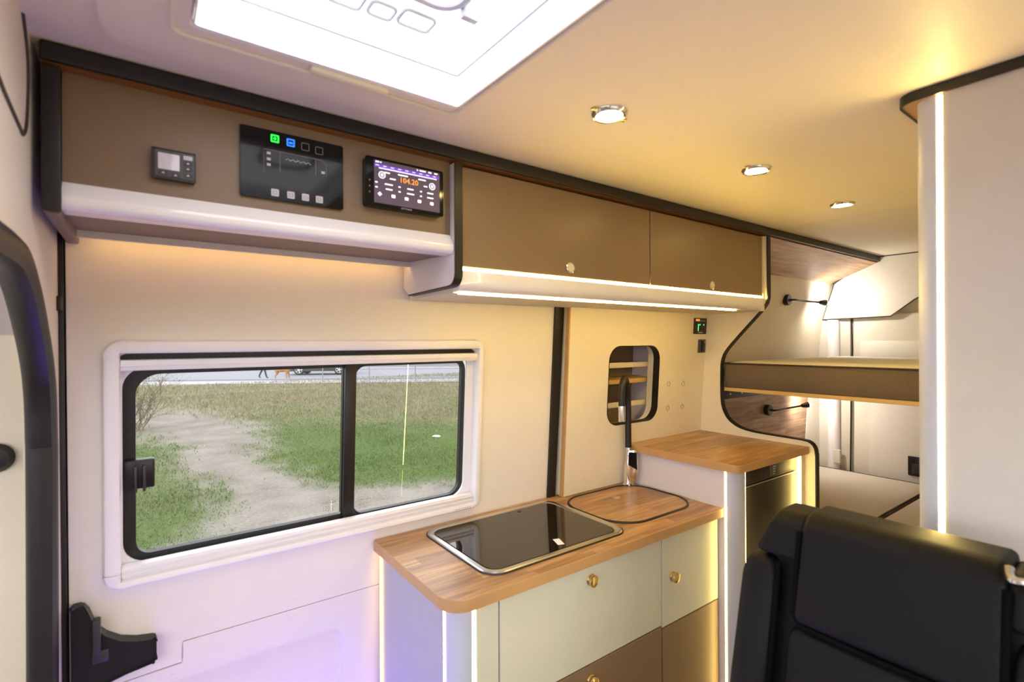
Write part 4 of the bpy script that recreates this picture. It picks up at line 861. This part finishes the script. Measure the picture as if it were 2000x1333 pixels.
tag(go, 'pale dirt track through rough grass outside the window', 'ground', kind='structure')
b = BM(); box(b, -150, 150, -60, 1.9, ZG-0.06, ZG-0.03); box(b, -150, 150, 1.9, 160, ZG-0.12, ZG-0.06)
plain('far_earth', (0.24, 0.22, 0.16), 0.95); tag(obj('far_ground', b, 'far_earth', loc=(0, 0, ZG-0.12)), 'flat open earth around the van', 'ground', kind='structure')

# grass blades
plain('blade_green', (0.105, 0.175, 0.050), 0.7, var=0.35, scale=3, spec=0.15); plain('blade_mid', (0.165, 0.185, 0.085), 0.7, var=0.3, scale=3, spec=0.15); plain('blade_straw', (0.27, 0.235, 0.155), 0.8, var=0.25, scale=3, spec=0.1)
fields = {'blade_green': ([], []), 'blade_mid': ([], []), 'blade_straw': ([], [])}
rnd = random.Random(3)
cnt = 0
while cnt < 90000:
    y = 4.9 * (29/4.9)**rnd.random(); x = -(0.06*y+0.3) + rnd.random()*(0.72*y+0.9)
    if x > 0.68*y+0.6: continue
    g_ = grassiness(x, y)
    if rnd.random() > g_**1.3: cnt += 1 if g_ < 0.02 and rnd.random() < 0.1 else 0; continue
    dry = dryness(x, y); q = rnd.random()
    key = 'blade_straw' if q < dry*0.75 else ('blade_mid' if q < 0.35+dry*0.6 else 'blade_green')
    hgt = rnd.uniform(0.018, 0.055) * (1+1.5*dry*dry*rnd.random()) * (0.8 + y*0.03); wd = 0.0032*(0.9+y*0.11)
    an = rnd.random()*6.28; lean = rnd.uniform(0.1, 0.8)*hgt; ln = rnd.random()*6.28
    V, Fc = fields[key]; k = len(V); dx, dy = math.cos(an)*wd, math.sin(an)*wd
    V += [(x-dx, y-dy, ZG), (x+dx, y+dy, ZG), (x+dx*0.6+math.cos(ln)*lean*0.4, y+dy*0.6+math.sin(ln)*lean*0.4, ZG+hgt*0.6), (x-dx*0.6+math.cos(ln)*lean*0.4, y-dy*0.6+math.sin(ln)*lean*0.4, ZG+hgt*0.6), (x+math.cos(ln)*lean, y+math.sin(ln)*lean, ZG+hgt)]
    Fc += [(k, k+1, k+2, k+3), (k+3, k+2, k+4)]; cnt += 1
V, Fc, mi = [], [], []
for q, key in enumerate(fields):
    k = len(V); V += fields[key][0]; Fc += [tuple(a+k for a in f_) for f_ in fields[key][1]]; mi += [q]*len(fields[key][1])
me = bpy.data.meshes.new('grass'); me.from_pydata(V, [], Fc)
for key in fields: me.materials.append(MATS[key])
me.polygons.foreach_set('material_index', mi); o = bpy.data.objects.new('grass', me); COL.objects.link(o); tag(o, 'short green and straw coloured grass beside the dirt track', 'grass', kind='stuff')

# road, pavement, wall beyond
RA = math.atan2(-0.52, 0.854); rdv = Vector((math.cos(RA), math.sin(RA), 0)); rn = Vector((-rdv.y, rdv.x, 0))
RO = Vector((8.2, 25.9, ZG))
MR = Matrix(((rdv.x, rn.x, 0, RO.x), (rdv.y, rn.y, 0, RO.y), (0, 0, 1, RO.z), (0, 0, 0, 1)))
plain('asphalt', (0.20, 0.20, 0.225), 0.9, var=0.12, scale=8); plain('pavement', (0.31, 0.30, 0.325), 0.9, var=0.08, scale=4); plain('kerb', (0.27, 0.265, 0.28), 0.9)
b = BM(); box(b, -70, 70, 2.2, 13.0, -0.1, 0.03); tag(obj('road', b, 'asphalt', M=MR), 'grey asphalt road beyond the meadow', 'road', kind='structure')
b = BM(); box(b, -70, 70, -0.1, 2.0, -0.1, 0.05); tag(obj('pavement', b, 'pavement', M=MR), 'pale pavement strip at the meadow edge', 'pavement', kind='structure')
b = BM(); box(b, -70, 70, 2.0, 2.2, -0.1, 0.13); tag(obj('kerb', b, 'kerb', M=MR), 'pale kerb between pavement and road', 'kerb', kind='structure')
b = BM(); box(b, -70, 70, 13.0, 16.0, -0.1, 0.10); tag(obj('far_pavement', b, 'pavement', M=MR), 'pale pavement on the far side of the road', 'pavement', kind='structure')
b = BM(); box(b, -70, 70, 16.0, 16.3, -0.1, 1.1); tag(obj('boundary_wall', b, 'kerb', M=MR), 'low pale wall beyond the far pavement', 'wall', kind='structure')
plain('post_grey', (0.22, 0.21, 0.22), 0.6)
for i in range(7):
    s = -1.0 + i*2.35; p = MR @ Vector((s, 0.3, 0))
    b = BM(); tube(b, [p+Vector((0, 0, -0.05)), p+Vector((0, 0, 0.95))], 0.025, 8); lathe(b, [(0.025, 0), (0.032, 0.01), (0.02, 0.03), (0, 0.035)], p+Vector((0, 0, 0.94)), (0, 0, 1), 10)
    tag(obj('roadside_post', b, 'post_grey'), 'thin grey post standing along the pavement edge', 'post', 'posts along the pavement')
b = BM(); tube(b, [MR @ Vector((-1.0, 0.3, 0.80)), MR @ Vector((13.1, 0.3, 0.80))], 0.014, 6); tag(obj('fence_wire', b, 'post_grey'), 'thin grey wire strung along the roadside posts', 'wire')

# car on the road
plain('car_paint', (0.035, 0.04, 0.045), 0.3, coat=0.5); plain('tyre', (0.015, 0.015, 0.016), 0.8); plain('alloy', (0.62, 0.62, 0.65), 0.3, metal=0.8); plain('car_glass', (0.02, 0.025, 0.03), 0.08, coat=0.5)
cpos = Vector((9.55, 33.9, ZG+0.03)); MC = Matrix.Translation(cpos) @ Matrix.Rotation(RA, 4, 'Z')
car = empty('parked_car', cpos, 'dark car with silver wheels on the road outside', 'car')
sidep = [(-2.05, 0.32), (-1.85, 0.24), (1.85, 0.24), (2.08, 0.34), (2.10, 0.70), (1.95, 0.84), (1.05, 0.96), (-1.75, 0.98), (-2.02, 0.90)]
b = BM(); loft(b, [[(x, -0.86+k*0, z) for x, z in sidep] if False else [(x*0.985, yy, z*(1 if abs(yy) < 0.85 else 0.99)) for x, z in sidep] for yy in (-0.88, -0.80, 0.80, 0.88)], True, True); obj('body', b, 'car_paint', car, M=MC)
cab_p = [(-1.85, 0.95), (-1.55, 1.42), (-0.9, 1.50), (0.1, 1.47), (0.95, 0.95)]
b = BM(); loft(b, [[(x, yy*(1 - 0.22*(z-0.95)), z) for x, z in cab_p] for yy in (-0.80, 0.80)], True, True); obj('cabin', b, 'car_glass', car, M=MC)
b = BM(); loft(b, [[(x, yy, z) for x, z in ((-1.56, 1.41), (-0.9, 1.51), (0.12, 1.48), (0.1, 1.455), (-0.9, 1.48))] for yy in (-0.70, 0.70)], True, True); obj('roof', b, 'car_paint', car, M=MC)
for wx in (-1.25, 1.25):
    for sgn in (-1, 1):
        b = BM(); lathe(b, [(0.21, 0.0), (0.31, -0.01), (0.325, -0.05), (0.325, -0.17), (0.30, -0.20), (0, -0.20)], (wx, sgn*0.885, 0.325), (0, sgn, 0), 28); wh = obj('wheel', b, 'tyre', car, M=MC)
        b = BM(); lathe(b, [(0.0, 0.012), (0.05, 0.012), (0.055, 0.0), (0.06, 0.0)], (wx, sgn*0.885, 0.325), (0, sgn, 0), 16)
        for k in range(5):
            a = 2*math.pi*k/5; tube(b, [(wx+0.04*math.cos(a), sgn*0.89, 0.325+0.04*math.sin(a)), (wx+0.205*math.cos(a), sgn*0.885, 0.325+0.205*math.sin(a))], 0.032, 6)
        tube(b, [(wx+0.205*math.cos(2*math.pi*k/24), sgn*0.885, 0.325+0.205*math.sin(2*math.pi*k/24)) for k in range(24)], 0.016, 6, closed=True)
        obj('alloy_rim', b, 'alloy', wh, M=MC)

# person with dog on the pavement
def skin(name, pts, edges, rad, mat, root, label, cat, kind=None):
    me = bpy.data.meshes.new(name); me.from_pydata(pts, edges, []); o = bpy.data.objects.new(name, me); COL.objects.link(o)
    m = o.modifiers.new('Skin', 'SKIN'); sv = me.skin_vertices[0].data if me.skin_vertices else None
    if sv is None:
        bpy.context.view_layer.objects.active = o; bpy.context.view_layer.update(); sv = me.skin_vertices[0].data
    for i, r in enumerate(rad): sv[i].radius = (r, r); sv[i].use_root = (i == root)
    sd = o.modifiers.new('Subdivision', 'SUBSURF'); sd.levels = 2; sd.render_levels = 2
    bpy.context.view_layer.update()
    me2 = bpy.data.meshes.new_from_object(o.evaluated_get(bpy.context.evaluated_depsgraph_get()))
    o.modifiers.clear(); o.data = me2
    for p in me2.polygons: p.use_smooth = True
    me2.materials.clear(); me2.materials.append(MATS[mat]); tag(o, label, cat); return o
plain('dark_clothes', (0.03, 0.03, 0.045), 0.9); plain('skin_tone', (0.45, 0.28, 0.20), 0.6); plain('hair_brown', (0.06, 0.04, 0.025), 0.8); plain('dog_fur', (0.36, 0.16, 0.05), 0.9)
pp = Vector((5.55, 31.6, ZG+0.05))
jp = [(0, 0, 0.95), (0, 0, 1.15), (0, 0, 1.38), (0, 0, 1.50), (0, 0.0, 1.62), (0.03, 0, 1.72), (0.02, -0.09, 0.90), (0.16, -0.10, 0.50), (0.26, -0.10, 0.09), (0.36, -0.10, 0.04), (-0.01, 0.09, 0.90), (-0.06, 0.10, 0.50), (-0.24, 0.10, 0.12), (-0.14, 0.10, 0.04), (0, -0.19, 1.36), (0.02, -0.25, 1.10), (0.16, -0.25, 0.92), (0, 0.19, 1.36), (-0.02, 0.25, 1.10), (0.10, 0.24, 0.90)]
je = [(0, 1), (1, 2), (2, 3), (3, 4), (4, 5), (0, 6), (6, 7), (7, 8), (8, 9), (0, 10), (10, 11), (11, 12), (12, 13), (2, 14), (14, 15), (15, 16), (2, 17), (17, 18), (18, 19)]
jr = [0.14, 0.13, 0.15, 0.055, 0.095, 0.08, 0.085, 0.06, 0.042, 0.035, 0.085, 0.06, 0.042, 0.035, 0.065, 0.045, 0.032, 0.065, 0.045, 0.032]
person = skin('person', [tuple(Vector(p)) for p in jp], je, jr, 'dark_clothes', 0, 'person in dark clothes walking a dog beyond the meadow', 'person')
person.location = pp; person.rotation_euler = (0, 0, RA)
b = BM(); bmesh.ops.create_icosphere(b, subdivisions=2, radius=0.105); bmesh.ops.scale(b, vec=(1, 0.9, 1.15), verts=b.verts[:]); bmesh.ops.translate(b, vec=(0.015, 0, 1.655), verts=b.verts[:])
me = bpy.data.meshes.new('face'); b.to_mesh(me); b.free(); me.materials.append(MATS['skin_tone']); o = bpy.data.objects.new('face', me); COL.objects.link(o); o.parent = person
b = BM(); bmesh.ops.create_icosphere(b, subdivisions=2, radius=0.115); bmesh.ops.translate(b, vec=(-0.02, 0, 1.69), verts=b.verts[:])
me = bpy.data.meshes.new('hair'); b.to_mesh(me); b.free(); me.materials.append(MATS['hair_brown']); o = bpy.data.objects.new('hair', me); COL.objects.link(o); o.parent = person
dp = [(-0.30, 0, 0.48), (0, 0, 0.50), (0.28, 0, 0.52), (0.42, 0, 0.64), (0.50, 0, 0.70), (0.62, 0, 0.67), (0.27, -0.08, 0.42), (0.25, -0.09, 0.22), (0.27, -0.09, 0.03), (0.30, 0.08, 0.42), (0.33, 0.09, 0.22), (0.36, 0.09, 0.03), (-0.30, -0.08, 0.42), (-0.24, -0.09, 0.30), (-0.36, -0.09, 0.18), (-0.34, -0.09, 0.03), (-0.32, 0.08, 0.42), (-0.28, 0.09, 0.30), (-0.42, 0.09, 0.18), (-0.42, 0.09, 0.03), (-0.42, 0, 0.55), (-0.56, 0, 0.66), (0.47, -0.06, 0.78), (0.47, 0.06, 0.78)]
de = [(0, 1), (1, 2), (2, 3), (3, 4), (4, 5), (2, 6), (6, 7), (7, 8), (2, 9), (9, 10), (10, 11), (0, 12), (12, 13), (13, 14), (14, 15), (0, 16), (16, 17), (17, 18), (18, 19), (0, 20), (20, 21), (4, 22), (4, 23)]
dr_ = [0.12, 0.11, 0.14, 0.08, 0.085, 0.04, 0.06, 0.035, 0.03, 0.06, 0.035, 0.03, 0.075, 0.055, 0.03, 0.028, 0.075, 0.055, 0.03, 0.028, 0.03, 0.018, 0.025, 0.025]
dog = skin('dog', dp, de, dr_, 'dog_fur', 1, 'reddish brown dog walking beside the person', 'dog')
dog.location = MR @ Vector(((Vector((6.35, 30.4, 0))-RO).dot(rdv), (Vector((6.35, 30.4, 0))-RO).dot(rn), 0.05)); dog.location.z = ZG+0.05; dog.rotation_euler = (0, 0, RA)

# bare bush at the track
plain('twig', (0.17, 0.13, 0.08), 0.9); plain('twig_leaf', (0.13, 0.17, 0.05), 0.8)
bush = empty('bare_bush', (-0.22, 15.0, ZG), 'bare twiggy bush at the edge of the dirt track', 'bush')
b = BM(); rb = random.Random(11); tips = []
def branch(p, d, L, r, lev):
    pts = [p]; q = p.copy(); dd = d.copy()
    for k in range(4):
        dd = (dd + Vector((rb.uniform(-.25, .25), rb.uniform(-.25, .25), rb.uniform(-.12, .2)))).normalized(); q = q+dd*L/4; pts.append(q.copy())
    tube(b, pts, [r*(1-0.7*i/4) for i in range(5)], 3)
    tips.append(q.copy())
    if lev > 0:
        for k in range(4):
            s = pts[rb.randint(1, 4)]; branch(s, (dd+Vector((rb.uniform(-.9, .9), rb.uniform(-.9, .9), rb.uniform(-.5, .6)))).normalized(), L*0.6, r*0.6, lev-1)
for k in range(17): branch(Vector((-0.16+rb.uniform(-.25, .2), 15+rb.uniform(-.3, .3), ZG)), Vector((rb.uniform(-.7, .7), rb.uniform(-.5, .5), 1)).normalized(), 0.95, 0.011, 2)
obj('branches', b, 'twig', bush, smooth=False)
b = BM()
for p in tips:
    for k in range(2):
        c_ = p+Vector((rb.uniform(-.05, .05), rb.uniform(-.05, .05), rb.uniform(-.05, .05))); d_ = Vector((rb.uniform(-1, 1), rb.uniform(-1, 1), rb.uniform(-.5, 1))).normalized()*0.03; e_ = d_.cross(Vector((0, 0, 1))).normalized()*0.012
        b.faces.new([b.verts.new(c_-d_), b.verts.new(c_+e_), b.verts.new(c_+d_), b.verts.new(c_-e_)])
lf = obj('leaves', b, 'twig_leaf', bush, smooth=False); lf['kind'] = 'stuff'
b = BM(); bmesh.ops.create_icosphere(b, subdivisions=2, radius=0.07)
for v in b.verts: v.co = Vector((v.co.x*1.3, v.co.y*0.8, v.co.z*0.35)) * (1+0.5*mnoise.noise(v.co*14)) + Vector((5.15, 9.8, ZG+0.04))
tag(obj('litter_scrap', b, 'sticker'), 'small white scrap of litter lying in the green grass', 'litter')
